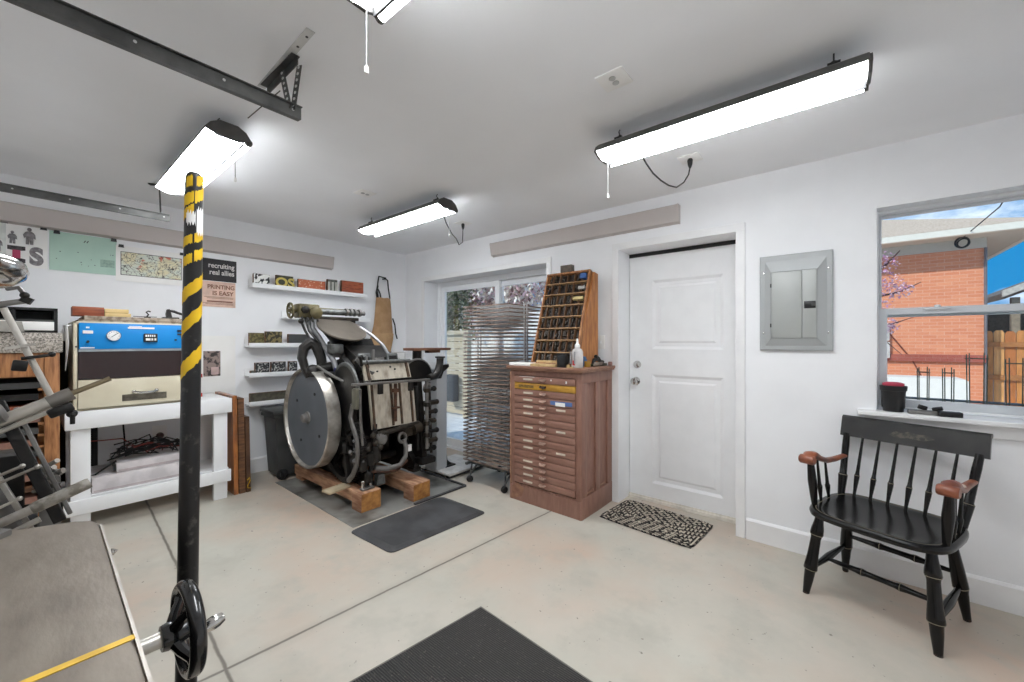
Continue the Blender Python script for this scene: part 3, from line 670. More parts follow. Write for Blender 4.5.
# ------------------------------------------------------------------ metal press at the left edge
def left_press():
    t = thing('rod_press', 'partly visible metal hand press with chrome disc and angled rods behind the cutter', 'press', (-.12, 2.1, floor_z(-.1, 2.1)))
    mb = MB(); mb.lathe([(0, -.045), (.10, -.042), (.165, -.03), (.19, -.008), (.195, .012), (.188, .034), (.17, .045), (.0, .055)], (-.185, 2.06, 1.555), (.06, .10, 1), 48); mb.build('chrome_disc', CHROME, t, ang=85)
    R = STEEL
    def rod(name, pts, r, m, n=12): mb = MB(); mb.tube(pts, r, n); return mb.build(name, m, t)
    rod('disc_arm', [(-.035, 2.06, 1.50), (-.012, 2.03, 1.505), (.006, 2.0, 1.468)], .006, DULLST)
    rod('disc_strut', [(.008, 2.0, 1.463), (-.05, 2.0, 1.446), (-.16, 2.02, 1.42)], .0085, DULLST)
    mb = MB(); mb.sphere((.000, 1.99, 1.478), .011); mb.bar((-.006, 2.0, 1.470), (.014, 1.995, 1.458), .018, .02); mb.build('pivot', BLACK, t)
    a0, a1 = Vector((-.042, 2.0, 1.436)), Vector((.055, 2.0, 1.150)); ad = (a1 - a0)
    rod('side_rod', [a0, a1], .0085, M('brushed_steel', (208, 204, 196), .35, .35, col2=(186, 180, 170)), 16)
    for k in (.40, .02): 
        if k == .40: 
            p = a0 + ad * k; mb = MB(); mb.bar(p + Vector((-.035, -.012, -.012)), p + Vector((.025, -.012, .002)), .012, .008); mb.build('clamp_bar', STEEL, t, smooth=False)
    p = a0 + ad * .56; mb = MB(); mb.box(p + Vector((-.022, -.018, -.02)), (.032, .026, .034), rot=(0, .15, 0), bev=.004); mb.cyl(p + Vector((-.02, -.02, .002)), p + Vector((.044, -.02, .012)), .005); mb.sphere(p + Vector((.044, -.02, .014)), .009); mb.build('clamp', BLACK, t)
    # upper tube with a telescoping shaft
    b0, b1 = Vector((-.14, 2.0, 1.040)), Vector((.098, 2.0, 1.155)); bd = (b1 - b0).normalized()
    rod('upper_tube', [b0, b1], .0185, M('brushed_steel', (0, 0, 0)), 20)
    rod('tube_shaft', [b1 - bd * .02, b1 + bd * .105], .0085, M('worn_brass_rod', (150, 136, 110), .4, .8), 12)
    rod('guide_rail', [(-.14, 1.985, 1.008), (.06, 1.985, 1.109)], .008, STEEL)
    mb = MB(); mb.cyl(b1 - bd * .055 , b1 + bd * .004, .0215, n=20); mb.build('tube_collar', M('dark_brushed_collar', (136, 131, 124), .4, .4), t)
    mb = MB(); mb.box((.075, 1.98, 1.105), (.06, .03, .03), rot=(0, -.4, 0), bev=.006); mb.sphere((.10, 1.985, 1.09), .014); mb.cyl((.10, 1.96, 1.09), (.10, 1.96, 1.058), .006); mb.build('tube_clamp', BLACK, t)
    # lower tube ending in a grip
    c0, c1 = Vector((-.16, 1.9, .752)), Vector((.106, 1.9, .856)); cd = (c1 - c0).normalized()
    rod('lower_tube', [c0, c1], .0135, STEEL, 16)
    mb = MB(); mb.lathe([(.015, 0), (.0175, .01), (.0175, .125), (.0155, .132), (.0, .133)], c1 - cd * .10, cd, 20); mb.build('hand_grip', M('worn_grip_steel', (160, 155, 146), .5, .4, col2=(124, 118, 108), vs=40, vmix=(.45, .6)), t)
    rod('lower_rail', [(-.15, 1.88, .715), (.03, 1.88, .79)], .009, STEEL)
    # black inclined side bars and cheeks
    for i, (pa, pb, w, m) in enumerate((((-.055, 2.06, 1.14), (.075, 2.02, .73), .030, BLACK), ((-.018, 2.04, 1.12), (.098, 2.02, .745), .012, DULLST), ((-.11, 2.04, 1.07), (.03, 2.0, .68), .014, STEEL))):
        mb = MB(); mb.bar(pa, pb, w, .05 if i == 0 else .02, up=(0, 1, 0), bev=.003); mb.build(('side_bar', 'edge_rail', 'inner_rail')[i], m, t, smooth=False)
    rod('inner_tube', [(-.13, 2.1, 1.02), (.02, 2.06, .62)], .022, DULLST, 16)
    for i, (x, y, z) in enumerate(((-.035, 1.97, .93), (-.005, 1.97, .92), (-.04, 1.97, .83))):
        rod('cross_pin', [(x - .08, y, z - .035), (x + .03, y, z + .012)], .0045, STEEL); mb = MB(); mb.sphere((x + .03, y, z + .012), .0075); mb.build('pin_knob', STEEL, t)
    mb = MB(); mb.lathe([(.02, 0), (.032, .01), (.034, .04), (.022, .05), (0, .052)], (-.085, 1.98, 1.10), (1, 0, .4), 24); mb.build('bearing', DULLST, t)
    rnd = random.Random(11)
    for i in range(14):
        x = rnd.uniform(.015, .055); z = .80 + .008 * i; mb = MB(); mb.cyl((x, 2.1, z), (x + rnd.uniform(.01, .03), 2.07, z + rnd.uniform(-.02, .02)), rnd.uniform(.006, .011), n=8); mb.build('bolt', STEEL if i % 2 else DULLST, t)
    mb = MB(); mb.span(-.3, .03, 2.12, 2.30, .62, .72, bev=.01); mb.span(-.28, .0, 2.14, 2.28, .72, .95, bev=.01); mb.build('bed_block', BLACK, t)
    mb = MB(); mb.prism([(.028, .42), (.082, .42), (.082, .84), (.062, .89), (.035, .89)], (0, 2.16, 0), (1, 0, 0), (0, 0, 1), (0, .06, 0)); mb.build('side_plate', DULLST, t, smooth=False)
    for x in (-.26, .02):
        for y in (2.02, 2.30): mb = MB(); mb.bar((x, y, floor_z(x, y)), (x * .9, y, .66), .05, .05); mb.build('leg', BLACK, t, smooth=False)
    mb = MB(); mb.span(-.28, .04, 2.0, 2.32, .56, .62); mb.build('stand_top', BLACK, t, smooth=False)
left_press()

# ------------------------------------------------------------------ type rack, box shelf and items at the left
def type_rack():
    t = thing('type_rack', 'old wooden rack of type drawers with a speckled stone top by back wall', 'type rack', (-.3, 3.93, floor_z(-.3, 3.93)))
    x0, x1, y0, y1 = -.76, .135, 3.66, 4.19
    for x in (x0, x1 - .062):
        for y in (y0, y1 - .06): mb = MB(); mb.span(x, x + .062, y, y + .06, floor_z(x, y), 1.265, bev=.004); mb.build('post', PINE, t)
    mb = MB(); mb.span(x0 + .062, x1 - .062, y0 + .005, y0 + .03, 1.125, 1.265, bev=.003); mb.build('apron', PINE, t)
    mb = MB(); mb.span(x0, x1, y1 - .02, y1, .2, 1.26); mb.build('back_board', OLDWOOD, t, smooth=False)
    mb = MB(); mb.span(x0 - .01, x1 + .012, y0 - .012, y1 + .02, 1.266, 1.385, bev=.006); mb.build('stone_top', granite_mat(), t)
    cols = (BROWN2, BLACK, REDBR, BROWN, OLDWOOD)
    for k in range(13):
        z = 1.055 - k * .068; pull = .012 * ((k * 7) % 3)
        mb = MB(); yf = y0 + .035 - pull
        mb.span(x0 + .066, x1 - .075 - .008 * (k % 3), yf, y1 - .03, z, z + .035); mb.build('type_drawer', GREYPL if k in (0, 4, 6) else cols[k % 5], t, smooth=False)
        mb = MB(); mb.span(x1 - .085, x1 - .062, y0 + .01, y1 - .02, z - .014, z - .002); mb.build('runner', PINE, t, smooth=False)
type_rack()
def box_shelf():
    t = thing('pigeonhole_shelf', 'low black open shelf unit standing on the stone top', 'shelf', (-.25, 3.9, 1.386))
    mb = MB(); x0, x1, y0, y1, z0, z1 = -.62, .128, 3.70, 3.95, 1.386, 1.535
    mb.span(x0, x1, y0, y1, z1 - .014, z1); mb.span(x0, x1, y0, y1, z0, z0 + .012); mb.span(x0, x1, y1 - .012, y1, z0, z1)
    for x in (x0, -.30, -.048, x1 - .014): mb.span(x, x + .014, y0, y1, z0, z1)
    mb.build('carcass', BLKPL, t, smooth=False)
    mb = MB(); mb.span(x0, x1, y0 + .01, y1, z0 + .072, z0 + .080); mb.build('middle_shelf', GREYPL, t, smooth=False)
    b = MB(); b.span(-.035, .113, 3.685, 3.93, 1.400, 1.452, bev=.003); tag(b.build('card_box', PAPER, loc=(.04, 3.8, 1.399)), 'white flat box in the bottom slot of the black shelf', 'box')
    b = MB(); b.span(-.30, -.062, 3.64, 3.92, 1.400, 1.455, bev=.003); b.span(-.12, -.085, 3.6385, 3.641, 1.424, 1.432); tag(b.build('card_box', M('box_white', (224, 220, 212), .8), loc=(-.2, 3.8, 1.399)), 'white box with dark slot at left edge of the black shelf', 'box')
    b = MB(); b.prism([(0, 0), (.26, 0), (.25, .06), (.01, .06)], (-.26, 3.62, 1.388), (1, 0, 0), (0, 0, 1), (0, .03, 0)); tag(b.build('paper_tray', M('tray_grey', (170, 166, 158), .6), loc=(-.13, 3.63, 1.387)), 'grey tray at the left edge of the stone top', 'tray')
box_shelf()
mb = MB(); mb.prism([(.151, 0), (.34, 0), (.34, 1.20), (.151, 1.20)], (0, 4.222, floor_z(.25, 4.22) + .004), (1, 0, 0), (0, 0, 1), (0, -.012, 0))  # plain black upright sheet filling the dark gap beside the bench
tag(mb.build('gap_panel', M('gap_panel_black', (30, 30, 31), .8), loc=(.25, 4.216, floor_z(.25, 4.22)), smooth=False), 'tall black panel filling the dark gap between the rack and white bench', 'board')

# ------------------------------------------------------------------ white bench with exposure unit
def bench():
    t = thing('work_bench', 'white painted wooden bench with lower shelf holding the blue-fronted unit', 'bench', (.59, 3.95, floor_z(.59, 3.95)))
    x0, x1, y0, y1 = .155, 1.028, 3.67, 4.19; zt = .888
    mb = MB(); mb.span(x0, x1, y0 + .02, y1, zt - .022, zt, bev=.003); mb.build('bench_top', WHITE, t)
    mb = MB(); mb.span(x0, x1, y0, y0 + .022, zt - .108, zt + .002, bev=.003); mb.build('front_apron', WHITE, t)
    for x in (x0, x1 - .022): mb = MB(); mb.span(x, x + .022, y0 + .022, y1, zt - .108, zt - .022, bev=.003); mb.build('side_apron', WHITE, t)
    for x in (x0 + .024, x1 - .024 - .088):
        for y in (y0 + .024, y1 - .06): mb = MB(); mb.span(x, x + .088, y, y + .04, floor_z(x + .04, y), zt - .02, bev=.003); mb.build('leg', WHITE, t)
    mb = MB(); mb.span(x0 - .006, x1 - .006, y0 - .002, y0 + .022, .244, .335, bev=.003); mb.build('shelf_rail', WHITE, t)
    mb = MB(); mb.span(x0 + .005, x1 - .006, y0 + .064, y1, .315, .335); mb.build('lower_shelf', WHITE, t)
bench()
def exposure_unit():
    t = thing('exposure_unit', 'cream cabinet with blue gauge panel and dark window on the white bench', 'exposure unit', (.525, 3.95, .889))
    x0, x1, y0, y1, z0, z1 = .192, .842, 3.715, 4.19, .889, 1.462
    mb = MB(); mb.span(x0, x0 + .018, y0, y1, z0, z1, bev=.003); mb.span(x1 - .018, x1, y0, y1, z0, z1, bev=.003); mb.span(x0, x1, y0, y1, z1 - .016, z1, bev=.003); mb.span(x0, x1, y1 - .02, y1, z0, z1); mb.span(x0, x1, y0 + .03, y1, z0, z0 + .016); mb.build('cabinet', CREAM, t)
    mb = MB(); mb.span(x0 + .024, x1 - .019, y0 - .008, y0 + .01, 1.284, 1.452, bev=.002); bp = mb.build('control_panel', BLUE, t)
    mb = MB(); mb.span(x0 + .02, x1 - .019, y0 - .006, y0 + .004, 1.268, 1.283); mb.build('panel_strip', M('aluminium_strip', (176, 184, 190), .35, .8), t, smooth=False)
    mb = MB(); mb.span(x0 + .022, x1 - .02, y0, y0 + .012, 1.090, 1.268); mb.build('smoked_window', M('smoked_maroon_acrylic', (38, 22, 22), .12, spec=.6, col2=(44, 23, 23), vs=3), t, smooth=False)
    mb = MB(); mb.span(x0 + .020, x1 - .019, y0 - .010, y0 + .008, .905, 1.085, bev=.004); dr = mb.build('front_drawer', CREAM, t)
    mb = MB(); mb.span(.412, .640, y0 - .0125, y0 - .009, .932, .976); mb.build('finger_slot', M('brushed_pewter', (118, 112, 100), .5, .6, col2=(88, 82, 72), vs=20), dr, smooth=False)
    yh = y0 - .011
    mb = MB(); mb.tube([(.470, yh, .992), (.472, yh - .03, .990), (.50, yh - .036, .984), (.555, yh - .036, .984), (.583, yh - .03, .990), (.585, yh, .992)], .008, 8); mb.sphere((.470, yh - .004, .992), .013); mb.sphere((.585, yh - .004, .992), .013); mb.build('drawer_handle', CHROME, dr)
    yb = y0 - .009
    mb = MB(); mb.lathe([(.036, 0), (.036, .010), (.033, .014), (.031, .014)], (.372, yb, 1.372), (0, -1, 0), 32); ga = mb.build('gauge', CHROME, bp)
    mb = MB(); mb.lathe([(.031, 0), (0, .0001)], (.372, yb - .0146, 1.372), (0, -1, 0), 32); mb.build('dial', PAPER, ga)
    mb = MB()
    for k in range(11):
        a = -.7 + k * .46; mb.bar((.372 + .022 * math.sin(a - 1.6), yb - .0152, 1.372 + .022 * math.cos(a - 1.6)), (.372 + .028 * math.sin(a - 1.6), yb - .0152, 1.372 + .028 * math.cos(a - 1.6)), .002, .0008, up=(0, 1, 0))
    mb.bar((.360, yb - .0156, 1.362), (.392, yb - .0156, 1.390), .003, .001, up=(0, 1, 0)); mb.build('needle', BLKPL, ga, smooth=False)
    mb = MB(); mb.span(.518, .590, yb - .018, yb, 1.330, 1.388, bev=.004); dp = mb.build('display', M('display_dark', (40, 42, 40), .35), bp)
    mb = MB()
    for k in range(5): mb.span(.526 + k * .011, .533 + k * .011, yb - .0195, yb - .0178, 1.366, 1.380)
    for a, b in ((.528, .552), (.556, .566), (.572, .582)): mb.span(a, b, yb - .0195, yb - .0178, 1.340, 1.356)
    mb.build('digits', PAPER, dp, smooth=False)
    mb = MB(); mb.span(.232, .278, yb - .006, yb, 1.384, 1.404, bev=.002); mb.build('switch_plate', PAPER, bp, smooth=False)
    mb = MB(); mb.span(.246, .262, yb - .004, yb, 1.418, 1.428); mb.build('pilot_light', PAPER, bp, smooth=False)
    mb = MB(); mb.span(.222, .285, yb - .002, yb, 1.289, 1.296); mb.build('caption_strip', PAPER, bp, smooth=False)
    mb = MB(); mb.cyl((.254, yb, 1.330), (.254, yb - .02, 1.334), .007); mb.cyl((.204, yb, 1.3), (.204, yb - .01, 1.3), .005); mb.cyl((.690, yb, 1.345), (.690, yb - .015, 1.345), .006); mb.cyl((.750, yb, 1.345), (.750, yb - .015, 1.345), .006); mb.build('toggle', BLKPL, bp)
    mb = MB(); mb.span(.700, .745, yb - .006, yb, 1.404, 1.418); mb.span(.700, .745, yb - .006, yb, 1.380, 1.390); mb.build('indicator', BLKPL, bp, smooth=False)
    mb = MB(); mb.span(.440, .575, yb - .002, yb, 1.420, 1.431); mb.span(.445, .510, yb - .002, yb, 1.434, 1.438); mb.build('name_strip', PAPER, bp, smooth=False)
    mb = MB(); mb.bm.free()
    for zz in (.915, 1.06): mb = MB(); mb.span(x1 - .001, x1 + .010, y0 + .008, y0 + .024, zz, zz + .028, bev=.002); mb.build('side_latch', M('red_plastic', (196, 44, 40), .4), t, smooth=False)
    mb = MB(); mb.tube([(x0 - .004, y0 + .05, 1.44), (x0 - .03, y0 + .03, 1.43), (x0 - .022, y0 + .04, 1.32), (x0 - .03, y0 + .05, 1.15)], [.012, .014, .012, .003], 8, flat=.4); mb.build('hanging_tag', PAPER, t)
exposure_unit()
mb = MB(); mb.span(.215, .85, 3.735, 4.15, 1.463, 1.474); mb.span(.24, .85, 3.73, 4.15, 1.474, 1.500, bev=.004)
tag(mb.build('plank_tray', speckle_mat('grained_grey_board', ((128, 112, 96), (176, 162, 146)), 30), loc=(.53, 3.94, 1.463), smooth=False), 'flat grey-brown board lying on top of the cream cabinet', 'board')
mb = MB(); mb.span(.192, .335, 3.78, 3.92, 1.501, 1.560, bev=.002); tag(mb.build('wooden_box', REDBR, loc=(.3, 3.85, 1.501)), 'reddish wooden box on the board, left end', 'box')
mb = MB(); mb.span(.338, .465, 3.78, 3.90, 1.501, 1.525, bev=.002); mb.span(.338, .455, 3.79, 3.90, 1.527, 1.554, bev=.002); tag(mb.build('wood_block', M('pale_yellow_wood', (222, 196, 140), .6, col2=(206, 178, 120), vs=8), loc=(.49, 3.85, 1.501)), 'pale yellow pair of wood strips beside the reddish box', 'wood block')
s = thing('stapler', 'black cast desk stapler with raised arm on the board', 'stapler', (.80, 3.85, 1.501))
mb = MB(); mb.span(.735, .83, 3.82, 3.88, 1.501, 1.514, bev=.004); mb.build('base', BLACK, s)
mb = MB(); mb.prism([(.758, 1.514), (.79, 1.514), (.782, 1.555), (.775, 1.575), (.762, 1.572), (.756, 1.54)], (0, 3.835, 0), (1, 0, 0), (0, 0, 1), (0, .03, 0)); mb.build('column', BLACK, s, smooth=False)
mb = MB(); mb.tube([(.765, 3.85, 1.566), (.80, 3.84, 1.558), (.84, 3.82, 1.540), (.875, 3.80, 1.522)], [.007, .010, .009, .004], 10); mb.build('arm', BLACK, s); s.location.x -= .095
s = thing('composing_tool', 'small black metal tool with hook left of the stapler', 'tool', (.68, 3.85, 1.501))
mb = MB(); mb.span(.60, .725, 3.846, 3.858, 1.510, 1.514); mb.span(.66, .69, 3.83, 3.87, 1.501, 1.512); mb.build('base', BLACK, s, smooth=False)
mb = MB(); mb.tube([(.672, 3.85, 1.512), (.680, 3.85, 1.53), (.668, 3.85, 1.545), (.680, 3.85, 1.553), (.692, 3.85, 1.549)], .005, 8); mb.build('hook', BLACK, s); s.location.x -= .115

for nm, lab, a, b, z0, z1, ya in (('flat_file', 'wide white flat case on the bench lower shelf, lower of two', .275, .845, .336, .435, 3.76), ('light_box', 'smaller white flat case stacked on the wider one under the bench', .395, .83, .437, .50, 3.80)):
    t = thing(nm, lab, 'case', ((a + b) / 2, 4.0, z0))
    mb = MB(); mb.span(a, b, ya, 4.15, z0, z1, bev=.006); mb.build('shell', M('off_white_case', (226, 220, 220), .5), t)
    mb = MB(); mb.span(a + .01, b - .01, ya - .001, ya + .3, z0 + .006, z0 + .018); mb.build('lip', M('case_lip', (196, 184, 182), .5), t, smooth=False)
    mb = MB(); mb.span(a - .012, a + .004, ya + .02, ya + .07, z0 + .01, z1 - .008); mb.build('end_clip', BLKPL, t, smooth=False)
t = thing('cable_tangle', 'tangle of black and red cables heaped on the cases under bench', 'cables', (.58, 3.92, .501))
rnd = random.Random(21)
def cable(n, m, nm, a, b, rr):
    pts = []
    for i in range(n):
        pts.append((rnd.uniform(a, b), rnd.uniform(3.83, 3.98), .512 + abs(rnd.gauss(0, .045))))
    sm = []
    for i in range(len(pts) - 1):
        p, q = Vector(pts[i]), Vector(pts[i + 1])
        sm += [p, p.lerp(q, .35) + Vector((0, 0, .025)), p.lerp(q, .7) + Vector((0, .01, .01))]
    mb = MB(); mb.tube(sm, rr, 6); mb.build(nm, m, t)
for i in range(6): cable(9, STRAP, 'black_cable', .36, .80, .0045)
RED = M('red_cable', (126, 44, 34), .5)
for i in range(2): cable(7, RED, 'red_cable', .45, .78, .004)
mb = MB(); mb.tube([(.45, 3.95, .56), (.46, 4.02, .62), (.455, 4.05, .74), (.46, 4.08, .86)], .005, 6); mb.build('black_cable', STRAP, t)
mb = MB(); mb.tube([(.27, 3.9, .66), (.34, 3.95, .645), (.44, 3.95, .64), (.50, 3.95, .58)], .004, 6); mb.build('red_cable', RED, t)
mb = MB(); mb.tube([(.20, 3.86, .40), (.30, 3.85, .44), (.40, 3.85, .51)], .006, 6); mb.build('black_cable', STRAP, t)
mb = MB(); mb.tube([(.84, 3.80, .62), (.80, 3.82, .60), (.78, 3.86, .53)], .005, 6); mb.build('black_cable', STRAP, t)
o = thing('wall_outlet', 'white wall outlet with a brown plug seen under the bench', 'outlet', (.69, Y1, .59))
mb = MB(); mb.span(.645, .735, Y1 - .006, Y1, .535, .655, bev=.002); mb.build('cover_plate', PAPER, o)
mb = MB(); mb.lathe([(.024, 0), (.024, .02), (.016, .035), (0, .036)], (.69, Y1 - .006, .575), (0, -1, 0), 14); mb.build('plug', M('dark_brown_plastic', (66, 40, 32), .5), o)

# boards leaning beside the bench
for i, (xa, w, m, zt, lab) in enumerate(((1.055, .030, M('glossy_orange_wood', (168, 104, 50), .3, col2=(120, 66, 30), vs=6, stretch=(4, 4, 1), coat=.3), .90, 'orange-brown varnished board leaning by the bench, nearest it'), (1.092, .042, OLDWOOD, .875, 'middle weathered brown board of three beside the white bench'), (1.142, .030, M('dark_brown_board', (96, 66, 44), .6, col2=(70, 46, 30), vs=7), .72, 'shorter dark brown board with a yellow paint mark by bench'))):
    zf = floor_z(xa, 3.8)
    mb = MB(); mb.prism([(0, 0), (w, 0), (w - .012, zt - zf), (-.012, zt - zf)], (xa, 3.715, zf), (1, 0, 0), (0, 0, 1), (0, .46, 0))
    b = tag(mb.build('leaning_board', m, loc=(xa + w / 2, 3.95, zf), smooth=False), lab, 'board')
    if i == 2:
        mb = MB(); z = zf; mb.tube([(xa + .003, 3.713, z + .10), (xa + .020, 3.713, z + .115), (xa + .024, 3.713, z + .095), (xa + .006, 3.713, z + .055), (xa + .008, 3.713, z + .035), (xa + .028, 3.713, z + .03)], .007, 6, flat=.3); mb.build('yellow_mark', YELLOW, b)

# ------------------------------------------------------------------ things on the back wall
YW = Y1 - .003
def sheet(x0, x1, z0, z1, name, mat, parent, y=YW, t=.0012): mb = MB(); mb.span(x0, x1, y - t, y, z0, z1); return mb.build(name, mat, parent, smooth=False)
def clips(p, xs, z):
    for x in xs: mb = MB(); mb.prism([(-.016, -.012), (.016, -.012), (.013, .010), (-.013, .010)], (x, YW - .012, z), (1, 0, 0), (0, 0, 1), (0, .012, 0)); mb.build('binder_clip', BLKPL, p, smooth=False)
INK = M('black_ink', (44, 42, 44), .8, col2=(86, 82, 84), vs=45); INKR = M('magenta_ink', (196, 78, 112), .8); INKG = M('grey_ink', (116, 112, 114), .8, col2=(150, 146, 148), vs=50); REDINK = M('red_ink', (206, 66, 56), .8)
def figure(x, z, s, name, p):
    mb = MB(); y = YW - .0068
    mb.prism([(s * .09 * math.cos(a * PI / 6), s * .11 * math.sin(a * PI / 6)) for a in range(12)], (x, y, z + s * .88), (1, 0, 0), (0, 0, 1), (0, .0008, 0))
    mb.prism([(-.14, 0), (-.02, 0), (0, .30), (.03, 0), (.15, 0), (.15, .38), (.24, .34), (.22, .60), (.15, .72), (.05, .77), (-.05, .77), (-.15, .72), (-.24, .55), (-.20, .36), (-.13, .40)], (x, y, z), (s, 0, 0), (0, 0, s), (0, .0008, 0)); mb.build(name, INKG, p, smooth=False)
p = thing('poster', 'white poster with grey figures over large letterpress letters', 'poster', (-.02, YW, 1.85))
sheet(-.12, .100, 1.835, 2.12, 'paper', PAPER, p)
figure(-.052, 1.985, .085, 'printed_figure', p); figure(.02, 1.99, .115, 'printed_figure', p)
mb = MB(); mb.prism([(-.038, 0), (.038, 0), (.038, .026), (.016, .030), (.016, .080), (.038, .084), (.038, .110), (-.038, .110), (-.038, .084), (-.016, .080), (-.016, .030), (-.038, .026)], (-.035, YW - .0030, 1.862), (1, 0, 0), (0, 0, 1), (0, .0008, 0)); mb.build('slab_letter', INK, p, smooth=False)
text('lettering', 'S', .155, (.022, YW - .002, 1.862), BACK, INKG, p, off=.009, sx=.80)
mb = MB(); mb.span(-.052, -.018, YW - .0045, YW - .0036, 1.890, 1.945); mb.build('magenta_overprint', INKR, p, smooth=False); clips(p, (.082,), 2.115)
p = thing('poster', 'white poster with red lettering at the left edge of frame', 'poster', (-.3, YW, 1.85))
sheet(-.50, -.078, 1.86, 2.13, 'paper', M('print_paper', (232, 236, 232), .8), p, y=YW - .004); text('lettering', 'S', .085, (-.150, YW - .006, 2.045), BACK, REDINK, p, off=.006, sx=.8); figure(-.115, 1.925, .10, 'printed_figure', p); clips(p, (-.085,), 2.125)
p = thing('green_print', 'pale green paper sheet pinned between the two prints', 'poster', (.27, YW, 1.84))
sheet(.108, .44, 1.835, 2.108, 'paper', M('mint_paper', (184, 212, 198), .85, col2=(176, 206, 192), vs=6), p)
mb = MB(); rnd = random.Random(2)
for i in range(10): x, z = rnd.uniform(.13, .42), rnd.uniform(1.85, 1.99); mb.span(x, x + rnd.uniform(.003, .007), YW - .0024, YW - .001, z, z + .005)
for x in (.272, .286): mb.bar((x, YW - .002, 2.052), (x + .008, YW - .002, 2.068), .005, .001, up=(0, 1, 0))
mb.build('specks', INK, p, smooth=False); mb = MB(); mb.span(.355, .43, YW - .0022, YW - .001, 1.89, 1.945); mb.build('ghost_print', M('mint_shadow_ink', (160, 188, 174), .85, col2=(140, 166, 154), vs=70), p, smooth=False); clips(p, (.142, .425), 2.102)
p = thing('comic_print', 'white bordered print of a colourful inked scene beside the striped lever', 'poster', (.645, YW, 1.8))
sheet(.436, .856, 1.798, 2.068, 'paper', PAPER, p, y=YW - .004); sheet(.462, .828, 1.845, 2.025, 'ink_border', INK, p, y=YW - .0054, t=.0006); sheet(.466, .824, 1.849, 2.021, 'illustration', comic_mat(), p, y=YW - .0062, t=.0006); clips(p, (.465, .83), 2.066)
p = thing('allies_poster', 'charcoal poster reading recruiting real allies in white letters', 'poster', (1.1, YW, 1.87))
sheet(.925, 1.220, 1.868, 2.062, 'paper', M('charcoal_paper', (58, 56, 58), .8), p)
LW = M('white_ink', (228, 224, 220), .8); BRINK = M('brown_ink', (142, 96, 80), .8)
text('lettering', 'recruiting', .062, (1.203, YW - .002, 1.985), BACK, LW, p, off=.0011, align='RIGHT', sx=.80); text('lettering', 'real allies', .062, (1.203, YW - .002, 1.925), BACK, LW, p, off=.0011, align='RIGHT', sx=.80)
p = thing('printing_poster', 'peach poster reading printing is easy under the charcoal one', 'poster', (1.08, YW, 1.65))
sheet(.95, 1.212, 1.640, 1.864, 'paper', M('peach_paper', (232, 200, 182), .8), p)
text('lettering', 'PRINTING', .050, (1.206, YW - .002, 1.800), BACK, BRINK, p, off=.0012, align='RIGHT', sx=.90); text('lettering', 'IS EASY', .050, (1.196, YW - .002, 1.745), BACK, BRINK, p, off=.0012, align='RIGHT', sx=.98)
mb = MB()
for z, a in ((1.725, .98), (1.715, 1.0), (1.672, .97), (1.662, .99)): mb.span(a, 1.195, YW - .0024, YW - .001, z, z + .0035)
mb.span(1.0, 1.19, YW - .0024, YW - .001, 1.682, 1.694); mb.build('small_print', BRINK, p, smooth=False)
p = thing('photo_sheet', 'white sheet with a small photo pinned right of the cream cabinet', 'sheet', (1.09, YW, .88))
sheet(.93, 1.212, .872, 1.385, 'paper', PAPER, p); sheet(.975, 1.098, 1.03, 1.25, 'photo', M('photo_print', (150, 132, 126), .6, col2=(60, 52, 52), vs=22, vmix=(.5, .58)), p, y=YW - .0012); sheet(1.03, 1.085, 1.045, 1.11, 'photo_spot', M('photo_pink', (206, 178, 174), .6), p, y=YW - .0026, t=.0006)

def heater(name, lab, a, b, z0, z1, wall):
    t = thing(name, lab, 'wall heater', (a[0], a[1], z0))
    d = (Vector(b) - Vector(a)); n = Vector(wall)
    mb = MB(); mb.prism([(0, z0), (.040, z0 + .012), (.062, z1 - .008), (.056, z1), (0, z1)], (a[0], a[1], 0), n, (0, 0, 1), d); mb.build('cover', HEATER, t, smooth=False)
    for q, s in ((Vector(a), 1), (Vector(b), -1)):
        mb = MB(); mb.prism([(0, z0 - .002), (.042, z0 + .010), (.065, z1 - .008), (.058, z1 + .002), (0, z1 + .002)], q - d.normalized() * .004 * s, n, (0, 0, 1), d.normalized() * .012 * s); mb.build('end_cap', HEATER, t, smooth=False)
heater('cove_heater', 'long pinkish-grey heater bar high on the wall above sliding door and entry', (X1, 2.727, 0), (X1, .885, 0), 2.205, 2.338, (-1, 0, 0))
heater('cove_heater', 'long pinkish-grey heater bar high on the back wall above the posters', (-.88, Y1, 0), (2.10, Y1, 0), 2.112, 2.245, (0, -1, 0))

def ledge(x0, x1, z, lab, d=.115):
    t = thing('wall_ledge', lab, 'shelf', ((x0 + x1) / 2, Y1, z), 'white picture ledges on the back wall')
    mb = MB(); mb.span(x0, x1, Y1 - d, Y1, z, z + .014, bev=.002); mb.build('board', WHITE, t)
    mb = MB(); mb.span(x0, x1, Y1 - d - .006, Y1 - d + .008, z - .006, z + .036, bev=.002); mb.build('front_lip', WHITE, t)
    mb = MB(); mb.span(x0, x1, Y1 - .012, Y1, z, z + .075, bev=.002); mb.build('back_strip', WHITE, t)
ledge(1.312, 2.46, 1.832 + .006, 'topmost long white ledge holding five type blocks, above the press')
ledge(1.60, 2.50, 1.560, 'white ledge half hidden behind the press ink rollers')
ledge(1.285, 2.10, 1.285, 'white ledge left of the press with olive blocks, third ledge from top')
ledge(1.285, 2.10, 1.010, 'white ledge left of press with black blocks, fourth ledge from top')
ledge(1.285, 2.0, .745, 'lowest white ledge, above the grey wheeled bin')
BLK2 = M('black_type_face', (46, 46, 48), .5, col2=(176, 176, 172), vs=55, vmix=(.54, .58))
BW = M('black_white_pattern', (30, 30, 32), .6, col2=(236, 236, 232), vs=26, vmix=(.47, .5))
GRN = M('olive_block', (118, 110, 66), .6, col2=(82, 74, 44), vs=40, vmix=(.48, .56))
